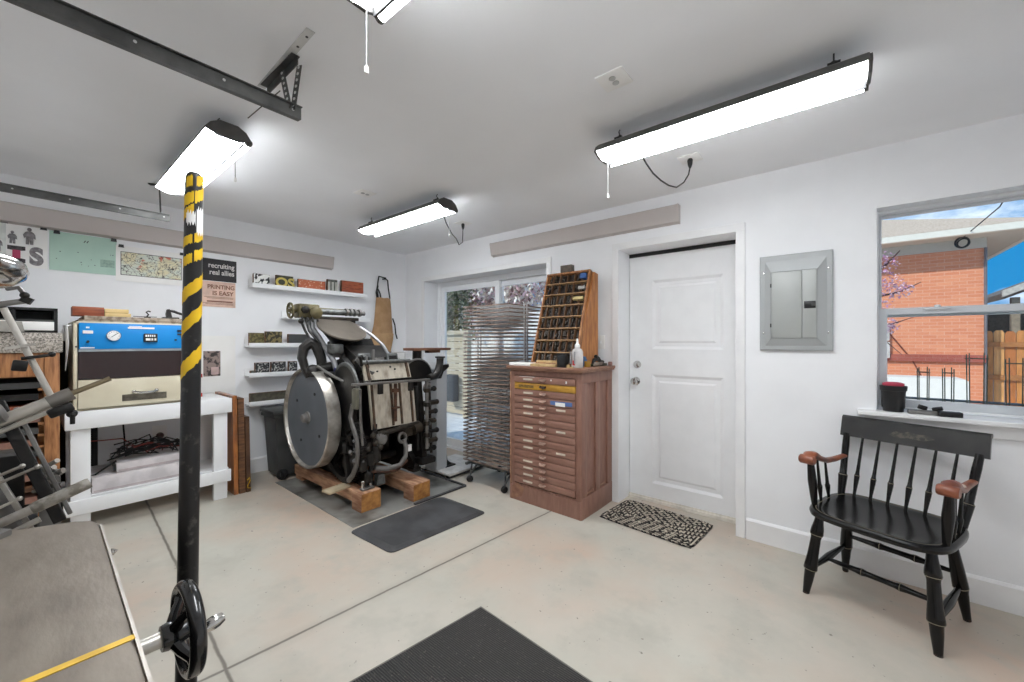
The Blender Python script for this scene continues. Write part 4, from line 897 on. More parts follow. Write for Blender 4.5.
ORG = M('orange_block_face', (176, 92, 58), .55, col2=(132, 66, 44), vs=20, stretch=(1, 4, 4))
ORN = M('orange_lettered_face', (186, 98, 62), .55, col2=(224, 190, 160), vs=60, vmix=(.60, .63))
GRYT = M('grey_green_type', (96, 100, 92), .6, col2=(60, 62, 58), vs=40)
def block(x0, x1, z0, h, m, lab, grp, y=4.165, d=.03, txt=None, txm=None):
    t = thing('type_block', lab, 'type block', ((x0 + x1) / 2, y, z0), grp)
    mb = MB(); mb.span(x0, x1, y, y + d, z0, z0 + h, bev=.002); mb.build('block_body', OLDWOOD, t, smooth=False)
    mb = MB(); mb.span(x0 + .002, x1 - .002, y - .005, y + .001, z0 + .003, z0 + h - .003); f = mb.build('printing_face', m, t, smooth=False)
    if txt: text('raised_letter', txt, h * .95, ((x0 + x1) / 2, y - .006, z0 + h * .14), BACK, txm, f, off=.004, align='CENTER', sx=1.15)
G1, G2, G3 = 'type blocks on the topmost ledge', 'type blocks on the third ledge', 'type blocks on the fourth ledge'
z1_ = 1.853
block(1.335, 1.470, z1_, .115, BW, 'black and white patterned block, leftmost on the topmost ledge', G1)
block(1.527, 1.682, z1_, .125, M('dark_olive_face', (54, 54, 34), .6), 'dark block with large yellow letters on the topmost ledge', G1, txt='OS', txm=M('yellow_letter', (206, 186, 92), .6))
block(1.728, 2.000, z1_, .112, ORN, 'long orange block with pale lettering, middle of the topmost ledge', G1)
block(2.025, 2.132, z1_, .145, GRYT, 'grey-green upright block with ribs, fourth on topmost ledge', G1, txt='III', txm=M('pale_type', (186, 186, 176), .6))
block(2.180, 2.435, z1_, .152, ORG, 'plain orange-brown block at right end of the topmost ledge', G1)
block(1.305, 1.428, 1.300, .115, GRN, 'plain olive block, leftmost on the third ledge', G2, y=4.18)
block(1.425, 1.570, 1.300, .13, M('olive_carved', (126, 114, 72), .6, col2=(52, 46, 32), vs=30, vmix=(.5, .54)), 'carved olive-brown block in front on the third ledge', G2, y=4.140)
block(1.635, 1.83, 1.300, .108, GREYPL, 'dark grey block on third ledge beside the press', G2)
block(1.348, 1.468, 1.025, .112, BLK2, 'left of two black blocks with pale letters on fourth ledge', G3)
block(1.482, 1.612, 1.025, .115, BLK2, 'right of two black blocks with pale letters on fourth ledge', G3)
block(1.640, 1.72, 1.025, .115, BLK2, 'small black block next to the flywheel on fourth ledge', G3)
block(1.31, 1.345, 1.025, .04, GRYT, 'tiny grey block at left end of fourth ledge', G3)
block(1.305, 1.70, .760, .095, M('grey_olive_strip', (92, 88, 74), .6, col2=(70, 66, 56), vs=30), 'long grey-olive strip standing on the lowest ledge', 'blocks on the lowest ledge')

# apron on its hook, pipe and drawing below
p = thing('apron', 'tan canvas apron with black straps hanging on the back wall', 'apron', (2.74, Y1, 1.3))
def cloth(outline_rows, y0, mat, name, parent, amp=.008, seed=1):
    rnd = random.Random(seed); nx = 12; vs = []; rows = len(outline_rows)
    for j, (xl, xr, z) in enumerate(outline_rows):
        for i in range(nx + 1):
            x = xl + (xr - xl) * i / nx; yy = y0 - .012 - amp * math.sin(i * 1.3 + j * .5) * (j / rows) - .03 * math.sin(PI * i / nx)
            vs.append((x, yy, z + .004 * math.sin(i * .9)))
    fs = [(j * (nx + 1) + i, j * (nx + 1) + i + 1, (j + 1) * (nx + 1) + i + 1, (j + 1) * (nx + 1) + i) for j in range(rows - 1) for i in range(nx)]
    n = len(vs); vs2 = vs + [(x, y + .004, z) for x, y, z in vs]
    fs2 = fs + [tuple(n + i for i in f)[::-1] for f in fs]
    mb = MB(); mb.faces(vs2, fs2); return mb.build(name, mat, parent, ang=80)
bib = cloth([(2.635, 2.825, 1.86), (2.625, 2.835, 1.78), (2.615, 2.845, 1.66), (2.60, 2.855, 1.54), (2.575, 2.865, 1.44), (2.55, 2.865, 1.36), (2.54, 2.84, 1.26)], Y1 - .01, CANVAS, 'apron_body', p, seed=2)
cloth([(2.555, 2.855, 1.435), (2.555, 2.85, 1.37), (2.58, 2.835, 1.30), (2.66, 2.81, 1.18), (2.69, 2.79, 1.11)], Y1 - .035, M('tan_canvas_pocket', (194, 158, 118), .85, col2=(176, 140, 100), vs=10, bump=.2, bs=200), 'pocket', p, seed=3)
def strap(pts, r, nm): mb = MB(); mb.tube(pts, r, 8, flat=.8); mb.build(nm, STRAP, p)
strap([(2.655, Y1 - .03, 1.86), (2.645, Y1 - .02, 1.96), (2.66, Y1 - .02, 2.06), (2.67, Y1 - .02, 2.115), (2.74, Y1 - .02, 2.108), (2.79, Y1 - .02, 2.08), (2.80, Y1 - .02, 1.98), (2.815, Y1 - .03, 1.86)], .0085, 'neck_strap')
strap([(2.65, Y1 - .035, 1.96), (2.675, Y1 - .035, 1.91), (2.69, Y1 - .03, 1.86)], .009, 'strap_buckle'); strap([(2.64, Y1 - .03, 1.86), (2.628, Y1 - .035, 1.92), (2.65, Y1 - .03, 2.0)], .012, 'strap_buckle')
strap([(2.86, Y1 - .02, 1.62), (2.885, Y1 - .03, 1.54), (2.905, Y1 - .02, 1.43), (2.925, Y1 - .02, 1.37)], .010, 'waist_tie')
mb = MB(); mb.cyl((2.735, Y1, 2.09), (2.735, Y1 - .05, 2.09), .008); mb.sphere((2.735, Y1 - .05, 2.095), .014); tag(mb.build('wall_hook', BLKPL, loc=(2.735, Y1, 2.09)), 'small dark wall hook holding the tan apron', 'hook')
mb = MB(); mb.tube([(2.73, Y1 - .02, 1.225), (2.80, Y1 - .02, 1.23), (2.825, Y1 - .02, 1.215), (2.825, Y1 - .02, 1.10), (2.82, Y1 - .02, .75)], .012, 8); tag(mb.build('conduit_pipe', BLKPL, loc=(2.8, Y1, .75)), 'black bent pipe on the back wall below the apron', 'pipe')
p = thing('line_drawing', 'white framed line drawing leaning behind the round feed board', 'drawing', (2.96, Y1 - .02, 1.0))
mb = MB(); mb.span(2.84, 3.04, Y1 - .024, Y1 - .016, .98, 1.205); mb.build('paper', PAPER, p, smooth=False)
mb = MB(); rnd = random.Random(8)
for i in range(10): x, z = rnd.uniform(2.86, 2.99), rnd.uniform(1.08, 1.18); mb.ring((x, Y1 - .025, z), (0, 1, 0), rnd.uniform(.008, .02), .0018, 12, 4)
mb.build('ink_lines', INKG, p); mb = MB(); frame_rect(mb, 0, .01, 0, .2, 0, .225, .006); bmesh.ops.transform(mb.bm, matrix=Matrix.Translation((3.04, Y1 - .03, .98)) @ Matrix.Rotation(PI / 2, 4, 'Z'), verts=mb.bm.verts); mb.build('frame', M('pale_grey_frame', (190, 190, 188), .5), p, smooth=False)

# wheeled bin under the ledges
def bin_():
    zf = floor_z(1.6, 3.98); t = thing('waste_bin', 'dark grey wheeled plastic bin with lid behind the flywheel', 'bin', (1.6, 3.98, zf))
    mb = MB(); x0, x1, y0, y1 = 1.40, 1.74, 3.84, 4.12; dx = .035; zt = zf + .60
    vs = [(x0 + dx, y0 + .02, zf + .035), (x1 - dx, y0 + .02, zf + .035), (x1 - dx, y1 - .02, zf + .035), (x0 + dx, y1 - .02, zf + .035), (x0, y0, zt), (x1, y0, zt), (x1, y1, zt), (x0, y1, zt)]
    mb.faces(vs, [(3, 2, 1, 0), (0, 1, 5, 4), (1, 2, 6, 5), (2, 3, 7, 6), (3, 0, 4, 7), (4, 5, 6, 7)]); mb.build('body', GREYPL, t, smooth=False)
    mb = MB(); mb.span(x0 - .03, x1 + .02, y0 - .03, y1 + .01, zt - .005, zt + .03, bev=.01); mb.build('lid', GREYPL, t)
    mb = MB(); mb.span(x0 - .02, x1 + .01, y0 - .02, y1, zt - .04, zt - .006, bev=.005); mb.build('rim', M('bin_rim_grey', (52, 53, 52), .5), t)
    for x in (x0 + .045, x1 - .075):
        mb = MB(); mb.cyl((x, y0 + .01, zf + .05), (x + .03, y0 + .01, zf + .05), .05, n=24); mb.build('wheel', BLKPL, t)
        mb = MB(); mb.lathe([(.048, 0), (.048, .012), (.03, .016), (0, .016)], (x + .015, y0 + .012, zf + .05), (0, -1, 0), 24); mb.build('wheel_cap', BLKPL, t)
    mb = MB(); mb.lathe([(0.026, 0), (.026, .004)], (x0 + .06, y0 - .0055, zf + .05), (0, -1, 0), 16); mb.build('hub_cap', GREYPL, t)
bin_()

# ------------------------------------------------------------------ floor pieces round the big press
def flat(name, pts, h, mat, lab, cat, smooth=False, bevel=0.0, lift=.0):
    cx = sum(p[0] for p in pts) / len(pts); cy = sum(p[1] for p in pts) / len(pts)
    n = len(pts); vs = [(x, y, floor_z(x, y) + lift) for x, y in pts]
    def inset(p, k): d = Vector((cx - p[0], cy - p[1])); d = d.normalized() * k; return (p[0] + d.x, p[1] + d.y)
    tp = [inset(p, bevel) for p in pts]; vs += [(x, y, floor_z(x, y) + lift + h) for x, y in tp]
    mb = MB(); mb.faces(vs, [tuple(range(n))[::-1], tuple(range(n, 2 * n))] + [(i, (i + 1) % n, n + (i + 1) % n, n + i) for i in range(n)])
    o = mb.build(name, mat, loc=(cx, cy, floor_z(cx, cy)), smooth=smooth)
    return tag(o, lab, cat)
def rounded(pts, r, k=6):
    out = []; n = len(pts)
    for i in range(n):
        p = Vector(pts[i]); a = (Vector(pts[i - 1]) - p).normalized(); b = (Vector(pts[(i + 1) % n]) - p).normalized()
        s, e = p + a * r, p + b * r
        for j in range(k + 1):
            u = j / k; out.append(tuple(s * (1 - u) ** 2 + p * 2 * u * (1 - u) + e * u ** 2))
    return out
flat('floor_plate', [(1.385, 3.80), (1.388, 2.50), (2.46, 2.53), (2.46, 3.80)], .004, M('oily_steel_plate', (150, 150, 145), .42, .2, col2=(72, 69, 63), vs=3.0, vmix=(.42, .62)), 'thin grey steel floor plate under the skids of the big press', 'floor plate')
t = thing('floor_trim', 'black edging strip bent around the right corner of the floor plate', 'edging', (2.46, 2.9, floor_z(2.46, 2.9)))
for a, b in (((2.46, 2.53), (2.46, 3.15)), ((2.46, 2.53), (1.9, 2.515))):
    mb = MB(); za, zb_ = floor_z(*a) + .008, floor_z(*b) + .008; mb.bar((a[0], a[1], za), (b[0], b[1], zb_), .022, .012); mb.build('strip', RUBBER, t, smooth=False)
def fatigue_mat():
    t = thing('anti_fatigue_mat', 'black rubber standing mat on the floor before the press', 'mat', (1.7, 2.25, floor_z(1.7, 2.25)))
    c = Vector((1.71, 2.27)); pts = rounded([(1.338, 2.46), (1.362, 2.025), (2.17, 2.008), (2.155, 2.492)], .045)
    lv = [(1.0, .002), (1.0, .006), (.90, .020), (.895, .021)]
    vs = []; n = len(pts)
    for s, z in lv:
        for p in pts: q = c + (Vector(p) - c) * s; vs.append((q.x, q.y, floor_z(q.x, q.y) + z))
    fs = [tuple(range(n))[::-1]] + [(k * n + i, k * n + (i + 1) % n, (k + 1) * n + (i + 1) % n, (k + 1) * n + i) for k in range(3) for i in range(n)] + [tuple(range(3 * n, 4 * n))]
    mb = MB(); mb.faces(vs, fs); mb.build('pad', RUBBER, t, ang=12)
fatigue_mat()
t = thing('carpet_mat', 'dark ribbed carpet mat with rubber border in the foreground', 'mat', (1.0, .95, floor_z(1.0, .95)))
def lerp4(q, s): c = Vector((.86, .82)); return [tuple(c + (Vector(p) - c) * s) for p in q]
cq = [(1.366, 1.300), (.43, 1.40), (.36, .33), (1.30, .255)]
mb = MB(); n = 4; o_ = cq; i_ = lerp4(cq, .978); vs = [(x, y, floor_z(x, y) + .001) for x, y in o_] + [(x, y, floor_z(x, y) + .004) for x, y in o_] + [(x, y, floor_z(x, y) + .008) for x, y in i_]
mb.faces(vs, [(3, 2, 1, 0)] + [(k * 4 + i, k * 4 + (i + 1) % 4, k * 4 + 4 + (i + 1) % 4, k * 4 + 4 + i) for k in range(2) for i in range(4)] + [(8, 9, 10, 11)]); mb.build('rubber_border', M('grey_rubber_border', (112, 108, 100), .6), t, smooth=False)
i2 = lerp4(cq, .972); vs = [(x, y, floor_z(x, y) + .007) for x, y in i2] + [(x, y, floor_z(x, y) + .011) for x, y in i2]
mb = MB(); mb.faces(vs, [(3, 2, 1, 0), (4, 5, 6, 7)] + [(i, (i + 1) % 4, 4 + (i + 1) % 4, 4 + i) for i in range(4)]); mb.build('ribbed_pile', ribbed_mat(), t, smooth=False)

# braided rug: a spiral of plaited strands
def rug():
    cs = [(2.680, 1.356), (2.634, .692), (3.115, .650), (3.160, 1.325)]
    c = Vector((2.885, 1.007)); mb = MB(); mats = [M('rug_black', (38, 36, 34), .9), M('rug_cream', (206, 196, 178), .9), M('rug_grey', (122, 112, 102), .9)]
    rnd = random.Random(4)
    A = Vector(cs[0]); B = Vector(cs[1]); D = Vector(cs[3])
    eu = (B - A); ev = (D - A); W, Hh = eu.length, ev.length; eu.normalize(); ev.normalize()
    def P(u, v, z): q = A + eu * u + ev * v; return (q.x, q.y, floor_z(q.x, q.y) + z)
    st = .024; loops = int(Hh / 2 / st)
    for k in range(loops):
        o = k * st + st / 2; w, hh = W - 2 * o, Hh - 2 * o
        if w <= 0 or hh <= 0.01: break
        rr = min(.055, hh / 2 * .9, w / 2 * .9)
        path = rounded([(o, o), (W - o, o), (W - o, Hh - o), (o, Hh - o)], max(rr - o * .2, .008), 4)
        pts = [Vector(p) for p in path]; L = [0]
        for i in range(len(pts)): L.append(L[-1] + (pts[(i + 1) % len(pts)] - pts[i]).length)
        tot = L[-1]; m = max(8, int(tot / .021)); seg = tot / m
        def at(s):
            s %= tot
            for i in range(len(pts)):
                if s <= L[i + 1]:
                    a, b = pts[i], pts[(i + 1) % len(pts)]; f = (s - L[i]) / max(L[i + 1] - L[i], 1e-6); d = (b - a); d = d.normalized() if d.length else Vector((1, 0)); return a.lerp(b, f), d
            return pts[0], Vector((1, 0))
        for i in range(m):
            for side in (0, 1):
                p, d = at((i + .5 * side) * seg); nn = Vector((-d.y, d.x)); q = p + nn * (st * .25 * (1 if side else -1))
                mb.mi = (0, 1, 2, 0, 0, 1)[(i * 2 + side + k * 2) % 6] if rnd.random() > .12 else rnd.randrange(3)
                sk = .45 if side else -.45; hw, hl = st * .26, seg * .52
                ring = []; 
                for (a_, b_) in ((-1, -1), (1, -1), (1, 1), (-1, 1)):
                    e = q + d * (hl * a_ + sk * hw * b_) + nn * hw * b_; ring.append(P(e.x, e.y, .003))
                tp = P(q.x, q.y, .011)
                ring2 = [tuple(Vector(r_).lerp(Vector(tp), .35) + Vector((0, 0, .0045))) for r_ in ring]
                mb.faces(ring + ring2, [(4, 5, 6, 7), (0, 1, 5, 4), (1, 2, 6, 5), (2, 3, 7, 6), (3, 0, 4, 7)])
    mb.mi = 0
    e = [P(0.008, 0.008, .001), P(W - .008, .008, .001), P(W - .008, Hh - .008, .001), P(.008, Hh - .008, .001)]; e2 = [(x, y, z + .004) for x, y, z in e]
    mb.faces(e + e2, [(3, 2, 1, 0), (4, 5, 6, 7), (0, 1, 5, 4), (1, 2, 6, 5), (2, 3, 7, 6), (3, 0, 4, 7)])
    tag(mb.build('braided_rug', mats, loc=(2.885, 1.0, floor_z(2.885, 1.0)), smooth=False), 'black and cream braided rug before the white entry door', 'rug')
rug()

# ------------------------------------------------------------------ timber skids and the platen press
def skid(x0, x1, y0, y1, zt, lab):
    t = thing('timber_skid', lab, 'skid', ((x0 + x1) / 2, (y0 + y1) / 2, floor_z((x0 + x1) / 2, (y0 + y1) / 2)), 'timber skids under the big press')
    mb = MB(); mb.span(x0, x1, y0 + .13, y1, zt - .085, zt, bev=.004); mb.build('beam', BEAM, t)
    for i, y in enumerate((y0, (y0 + y1) / 2 - .06, y1 - .13)):
        mb = MB(); z = floor_z((x0 + x1) / 2, y) + .004
        if i == 0: mb.span(x0 - .005, x1 + .005, y, y + .13, z, zt, bev=.006)
        else: mb.span(x0 + .01, x1 - .01, y, y + .13, z, zt - .086, bev=.006)
        b = mb.build('block', BEAM, t)
        if i == 0:
            mb = MB(); mb.span(x0, x1, y - .002, y + .001, z + .005, zt - .006); mb.build('end_grain', M('end_grain', (194, 138, 74), .7, col2=(146, 96, 52), vs=14), b, smooth=False)
skid(1.545, 1.70, 2.665, 3.80, .222, 'left timber skid under the big press, nearer the flywheel')
skid(1.93, 2.09, 2.565, 3.70, .205, 'right timber skid under the big press, beside the feed board')
mb = MB(); mb.span(-.09, .09, -.05, .05, 0, .016, bev=.003); bmesh.ops.transform(mb.bm, matrix=Matrix.Translation((1.475, 2.89, .224)) @ Matrix.Rotation(.15, 4, 'Z'), verts=mb.bm.verts)
tag(mb.build('wood_pad', M('pale_pad_wood', (196, 180, 150), .6, col2=(170, 152, 124), vs=10), loc=(1.475, 2.89, .223)), 'small pale wooden pad lying on the left skid', 'wood pad')
t = thing('chrome_jack', 'small chrome clamp with two studs on the front of left skid', 'clamp', (1.62, 2.73, .223))
mb = MB(); mb.span(1.575, 1.675, 2.70, 2.75, .223, .238, bev=.003); mb.build('base', DULLST, t)
for x in (1.59, 1.655): mb = MB(); mb.cyl((x, 2.725, .238), (x, 2.725, .285), .011, n=12); mb.sphere((x, 2.725, .285), .014); mb.build('stud', CHROME, t)

def big_press():
    t = thing('platen_press', 'large black antique platen printing press with big grey flywheel on timber skids', 'printing press', (1.85, 3.15, .225))
    # side frames
    prof = [(2.76, .225), (3.62, .225), (3.62, .30), (3.50, .38), (3.42, .55), (3.44, .80), (3.40, 1.02), (3.30, 1.16), (3.12, 1.20), (3.0, 1.12), (2.93, .95), (2.95, .72), (2.92, .50), (2.84, .36), (2.76, .30)]
    for x in (1.635, 2.085): mb = MB(); mb.prism(prof, (x, 0, 0), (0, 1, 0), (0, 0, 1), (.05, 0, 0)); mb.build('side_frame', BLACK, t, smooth=False)
    for x in (1.62, 2.07):
        for y in (2.80, 3.58): mb = MB(); mb.span(x, x + .08, y - .05, y + .05, .224, .262, bev=.008); mb.lathe([(.014, 0), (.014, .02), (0, .02)], (x + .04, y, .262), n=6); mb.build('foot_lug', BLACK, t)
    for y, z, r in ((3.52, .33, .03), (3.36, .98, .028), (3.05, .34, .032), (3.33, .712, .032), (3.02, .553, .03)):
        mb = MB(); mb.cyl((1.50 if z in (.712, .553) else 1.62, y, z), (2.17, y, z), r, n=16); mb.build('cross_shaft', IRON, t)
    # rear bulk: bed casting and lower castings between the frames
    mb = MB(); mb.prism([(3.02, .62), (3.40, .55), (3.40, 1.0), (3.12, 1.10), (3.03, 1.0)], (1.685, 0, 0), (0, 1, 0), (0, 0, 1), (.40, 0, 0)); mb.build('bed_casting', BLACK, t, smooth=False)
    mb = MB(); mb.span(1.69, 2.08, 3.10, 3.48, .30, .52, bev=.03); mb.build('base_casting', BLACK, t)
    # flywheel: rim, disc face, hub
    fy, fz, fx = 3.335, .712, 1.44
    mb = MB(); mb.lathe([(.392, -.008), (.402, -.012), (.408, -.004), (.408, .088), (.402, .094), (.372, .094), (.384, .03), (.388, .0)], (fx, fy, fz), (1, 0, 0), 80, closed=True); fw = mb.build('flywheel', STEEL, t, ang=30)
    mb = MB(); mb.lathe([(0, .016), (.06, .018), (.355, .020), (.384, .014), (.386, .03), (.05, .05), (0, .05)], (fx, fy, fz), (1, 0, 0), 80); mb.build('disc_face', FLYW, fw)
    mb = MB(); mb.lathe([(.0, -.030), (.026, -.029), (.034, -.022), (.036, .004), (.050, .010), (.054, .025)], (fx, fy, fz), (1, 0, 0), 28); mb.cyl((fx + .02, fy, fz), (fx + .2, fy, fz), .02); mb.build('hub', DULLST, fw)
    for k in range(4):
        a = .55 + k * PI / 2; mb = MB(); q = (fx + .020, fy + .235 * math.cos(a), fz + .235 * math.sin(a)); mb.lathe([(.012, 0), (.012, .006), (0, .006)], q, (-1, 0, 0), 10); mb.build('plug', BLKPL, fw)
    # bull gear with spokes
    gy, gz, gx = 3.0, .505, 1.575
    mb = MB(); mb.lathe([(.235, 0), (.268, -.004), (.272, .0), (.272, .046), (.235, .048)], (gx, gy, gz), (1, 0, 0), 64, closed=True)
    for k in range(60): a = k * PI / 30; mb.box((gx + .023, gy + .276 * math.cos(a), gz + .276 * math.sin(a)), (.044, .012, .014), rot=(a, 0, 0))
    bg = mb.build('bull_gear', IRON, t)
    for k in range(6): a = k * PI / 3 + .3; mb = MB(); mb.bar((gx + .022, gy + .04 * math.cos(a), gz + .04 * math.sin(a)), (gx + .022, gy + .245 * math.cos(a), gz + .245 * math.sin(a)), .035, .03, up=(1, 0, 0)); mb.build('spoke', IRON, bg, smooth=False)
    mb = MB(); mb.lathe([(.045, -.02), (.06, 0), (.06, .06), (0, .06)], (gx, gy, gz), (1, 0, 0), 24); mb.build('hub', IRON, bg)
    # rounded gear guard and S-shaped guard strip
    mb = MB(); oy, oz = 2.955, .93; out = []
    for i in range(33): a = -.75 + i * (PI + 1.2) / 32; out.append((oy + .215 * math.cos(PI - a) * .86, oz + .215 * math.sin(a)))
    out += [(oy - .02, .62), (oy - .12, .68)]
    mb.prism([(p[0], p[1]) for p in out], (1.565, 0, 0), (0, 1, 0), (0, 0, 1), (.03, 0, 0)); gg = mb.build('gear_guard', BLACK, t, smooth=False)
    mb = MB(); mb.tube([(1.575, oy + .222 * math.cos(PI - (-.3 + i * .19)) * .86, oz + .222 * math.sin(-.3 + i * .19)) for i in range(16)], .024, 8, flat=.5); mb.build('guard_rim', GALV, gg)
    mb = MB(); mb.span(1.535, 1.585, oy - .235, oy - .16, .83, .985, bev=.014); mb.build('guard_tab', M('khaki_grey_enamel', (112, 110, 96), .45, .3), gg)
    mb = MB(); mb.tube([(1.55, 2.80, .86), (1.55, 2.83, .76), (1.55, 2.80, .70), (1.55, 2.745, .62), (1.55, 2.725, .52), (1.55, 2.74, .42), (1.55, 2.80, .33), (1.56, 2.88, .27)], .022, 10, flat=.6); mb.build('curved_guard', DULLST, t)
    # platen with wooden feed boards and battens
    mb = MB(); mb.prism([(2.80, .60), (2.96, .60), (2.99, .75), (2.93, 1.05), (2.86, 1.12), (2.79, 1.02)], (1.68, 0, 0), (0, 1, 0), (0, 0, 1), (.40, 0, 0)); pt = mb.build('platen', BLACK, t, smooth=False)
    def board(name, xa, xb, za, zb, ya, yb, dx):
        mb = MB(); vs = [(xa + dx, ya, za), (xb + dx, ya, za), (xb, yb, zb), (xa, yb, zb)]; vs += [(x, y + .02, z) for x, y, z in vs]
        mb.faces(vs, [(0, 1, 2, 3), (7, 6, 5, 4), (0, 4, 5, 1), (1, 5, 6, 2), (2, 6, 7, 3), (3, 7, 4, 0)]); return mb.build(name, PALEW, pt, smooth=False)
    b1 = board('lower_board', 1.655, 2.065, .655, 1.005, 2.74, 2.755, .025); b2 = board('upper_board', 1.635, 2.055, 1.035, 1.165, 2.765, 2.81, 0)
    BT = M('dark_batten', (92, 70, 52), .6, col2=(60, 46, 36), vs=20)
    for k in (.0, .47, .70, 1.0):
        xa = 1.675 + .355 * k; mb = MB(); mb.bar((xa + .020, 2.732, .665), (xa, 2.747, 1.0), .014, .014, up=(0, 1, 0)); mb.build('batten', BT, b1, smooth=False)
    for k in (0, 1.0): xa = 1.665 + .36 * k; mb = MB(); mb.bar((xa, 2.758, 1.04), (xa, 2.80, 1.16), .018, .014, up=(0, 1, 0)); mb.build('batten', BT, b2, smooth=False)
    for x, z in ((1.74, 1.10), (1.90, 1.11), (1.74, .96), (1.86, 1.13)): mb = MB(); mb.lathe([(.007, 0), (.007, .008), (0, .01)], (x, 2.775 + (z - 1.1) * .2, z), (0, -1, 0), 10); mb.build('bolt_head', BLKPL, b2 if z > 1 else b1)
    mb = MB(); mb.cyl((1.625, 2.80, 1.172), (2.065, 2.80, 1.172), .016, n=14); mb.build('board_rod', GALV, pt)
    mb = MB(); mb.bar((1.49, 2.70, 1.02), (2.19, 2.69, 1.008), .028, .018, bev=.003); gb = mb.build('gripper_bar', DULLST, t)
    for x in (1.70, 1.98): mb = MB(); mb.span(x, x + .04, 2.685, 2.71, .93, 1.01, bev=.004); mb.build('gripper', IRON, gb)
    mb = MB(); mb.cyl((1.86, 2.705, .70), (1.86, 2.705, 1.0), .014, n=10); mb.span(1.83, 1.89, 2.69, 2.72, .80, .815); mb.span(1.84, 1.88, 2.69, 2.725, .93, .96); mb.build('centre_rod', M('rusty_rod', (96, 66, 50), .6, .3, col2=(64, 44, 36), vs=20), pt)
    # vertical rods and links at both sides
    def rod(name, pts, r, m=IRON, par=t, n=10): mb = MB(); mb.tube(pts, r, n); return mb.build(name, m, par)
    rod('side_rod', [(1.565, 2.72, .98), (1.57, 2.72, .75), (1.585, 2.72, .56)], .010, DULLST)
    r_ = rod('side_rod', [(2.165, 2.70, 1.0), (2.17, 2.70, .42)], .016, DULLST)
    for z in (.52, .62, .78, .90): mb = MB(); mb.cyl((2.17, 2.70, z), (2.17, 2.70, z + .035), .028, n=14); mb.build('collar', OILY, r_)
    for i, z in enumerate((.40, .47, .55, .64, .72, .80, .92)):
        mb = MB(); mb.cyl((2.17, 2.74, z), (2.27 + .015 * (i % 3), 2.74, z), .018 + .005 * (i % 2), n=12); mb.sphere((2.28 + .015 * (i % 3), 2.74, z), .024); mb.build('adjuster', OILY if i % 2 else BLACK, t)
    rod('tie_rod', [(2.13, 2.80, .95), (2.135, 2.78, .40)], .02, BLACK); rod('tie_rod', [(2.24, 2.76, .98), (2.25, 2.74, .36)], .013, OILY)
    mb = MB(); mb.prism([(2.72, .30), (3.0, .27), (3.05, .62), (2.92, .98), (2.80, 1.0), (2.76, .70)], (2.14, 0, 0), (0, 1, 0), (0, 0, 1), (.05, 0, 0)); mb.build('right_bracket', BLACK, t, smooth=False)
    mb = MB(); mb.span(2.10, 2.26, 2.68, 2.80, .285, .345, bev=.02); mb.build('right_step', BLACK, t)
    # the jumble of castings low on the front
    mb = MB(); mb.cyl((1.74, 2.73, .615), (2.10, 2.73, .645), .02, n=12); mb.cyl((1.72, 2.75, .60), (1.80, 2.75, .60), .035); mb.build('lower_shaft', OILY, t)
    mb = MB(); mb.span(1.92, 2.10, 2.74, 2.84, .54, .66, bev=.03); mb.cyl((2.05, 2.74, .60), (2.12, 2.74, .61), .05, n=18); mb.build('front_casting', OILY, t)
    mb = MB(); mb.lathe([(.0, 0), (.030, .0), (.045, .012), (.045, .03), (.02, .04), (0, .04)], (1.745, 2.745, .575), (-.5, -1, 0), 20); mb.ring((1.745, 2.735, .575), (-.5, -1, 0), .042, .010, 24, 8); mb.build('hand_knob', DULLST, t)
    mb = MB(); mb.ring((1.93, 2.715, .555), (.1, -1, .1), .036, .012, 22, 8); mb.build('eye_ring', DULLST, t)
    rod('curved_pipe', [(1.94, 2.71, .54), (1.955, 2.70, .48), (1.95, 2.70, .40), (1.90, 2.70, .345), (1.80, 2.72, .335), (1.70, 2.74, .36)], .020, DULLST)
    rod('copper_pipe', [(1.98, 2.72, .36), (1.88, 2.71, .31), (1.76, 2.72, .32), (1.66, 2.74, .345)], .013, M('rusty_rod', (0, 0, 0)))
    for (x, z, r, hh) in ((1.655, .44, .035, .09), (1.60, .40, .030, .07), (1.70, .47, .04, .12), (1.64, .30, .028, .07)):
        mb = MB(); mb.lathe([(r * .8, 0), (r, .01), (r, hh), (r * .6, hh + .015), (0, hh + .02)], (x, 2.735, z - hh / 2), n=16); mb.build('oil_cup', IRON, t)
    for (x, z) in ((1.62, .53), (1.68, .56), (1.72, .52), (1.66, .62)): mb = MB(); mb.cyl((x, 2.70, z), (x + .05, 2.76, z + .02), .018, n=10); mb.sphere((x, 2.70, z), .022); mb.build('link', OILY, t)
    mb = MB(); mb.bar((1.66, 2.74, .28), (1.70, 2.74, .70), .03, .025, up=(0, 1, 0), bev=.004); mb.bar((1.72, 2.76, .30), (1.66, 2.76, .55), .02, .02, up=(0, 1, 0)); mb.build('treadle_link', BLACK, t)
    mb = MB(); mb.prism([(1.695, .235), (1.765, .235), (1.755, .31), (1.705, .31)], (0, 2.70, 0), (1, 0, 0), (0, 0, 1), (0, .05, 0)); mb.build('base_stop', GALV, t, smooth=False)
    mb = MB(); mb.box((1.86, 2.84, .275), (.15, .09, .018), rot=(.2, 0, 0), bev=.004); mb.build('treadle_plate', M('worn_treadle', (126, 112, 96), .5, .4), t)
    mb = MB(); mb.span(1.975, 2.02, 2.712, 2.716, .43, .485); mb.build('paper_tag', PAPER, t, smooth=False)
    rnd = random.Random(31)
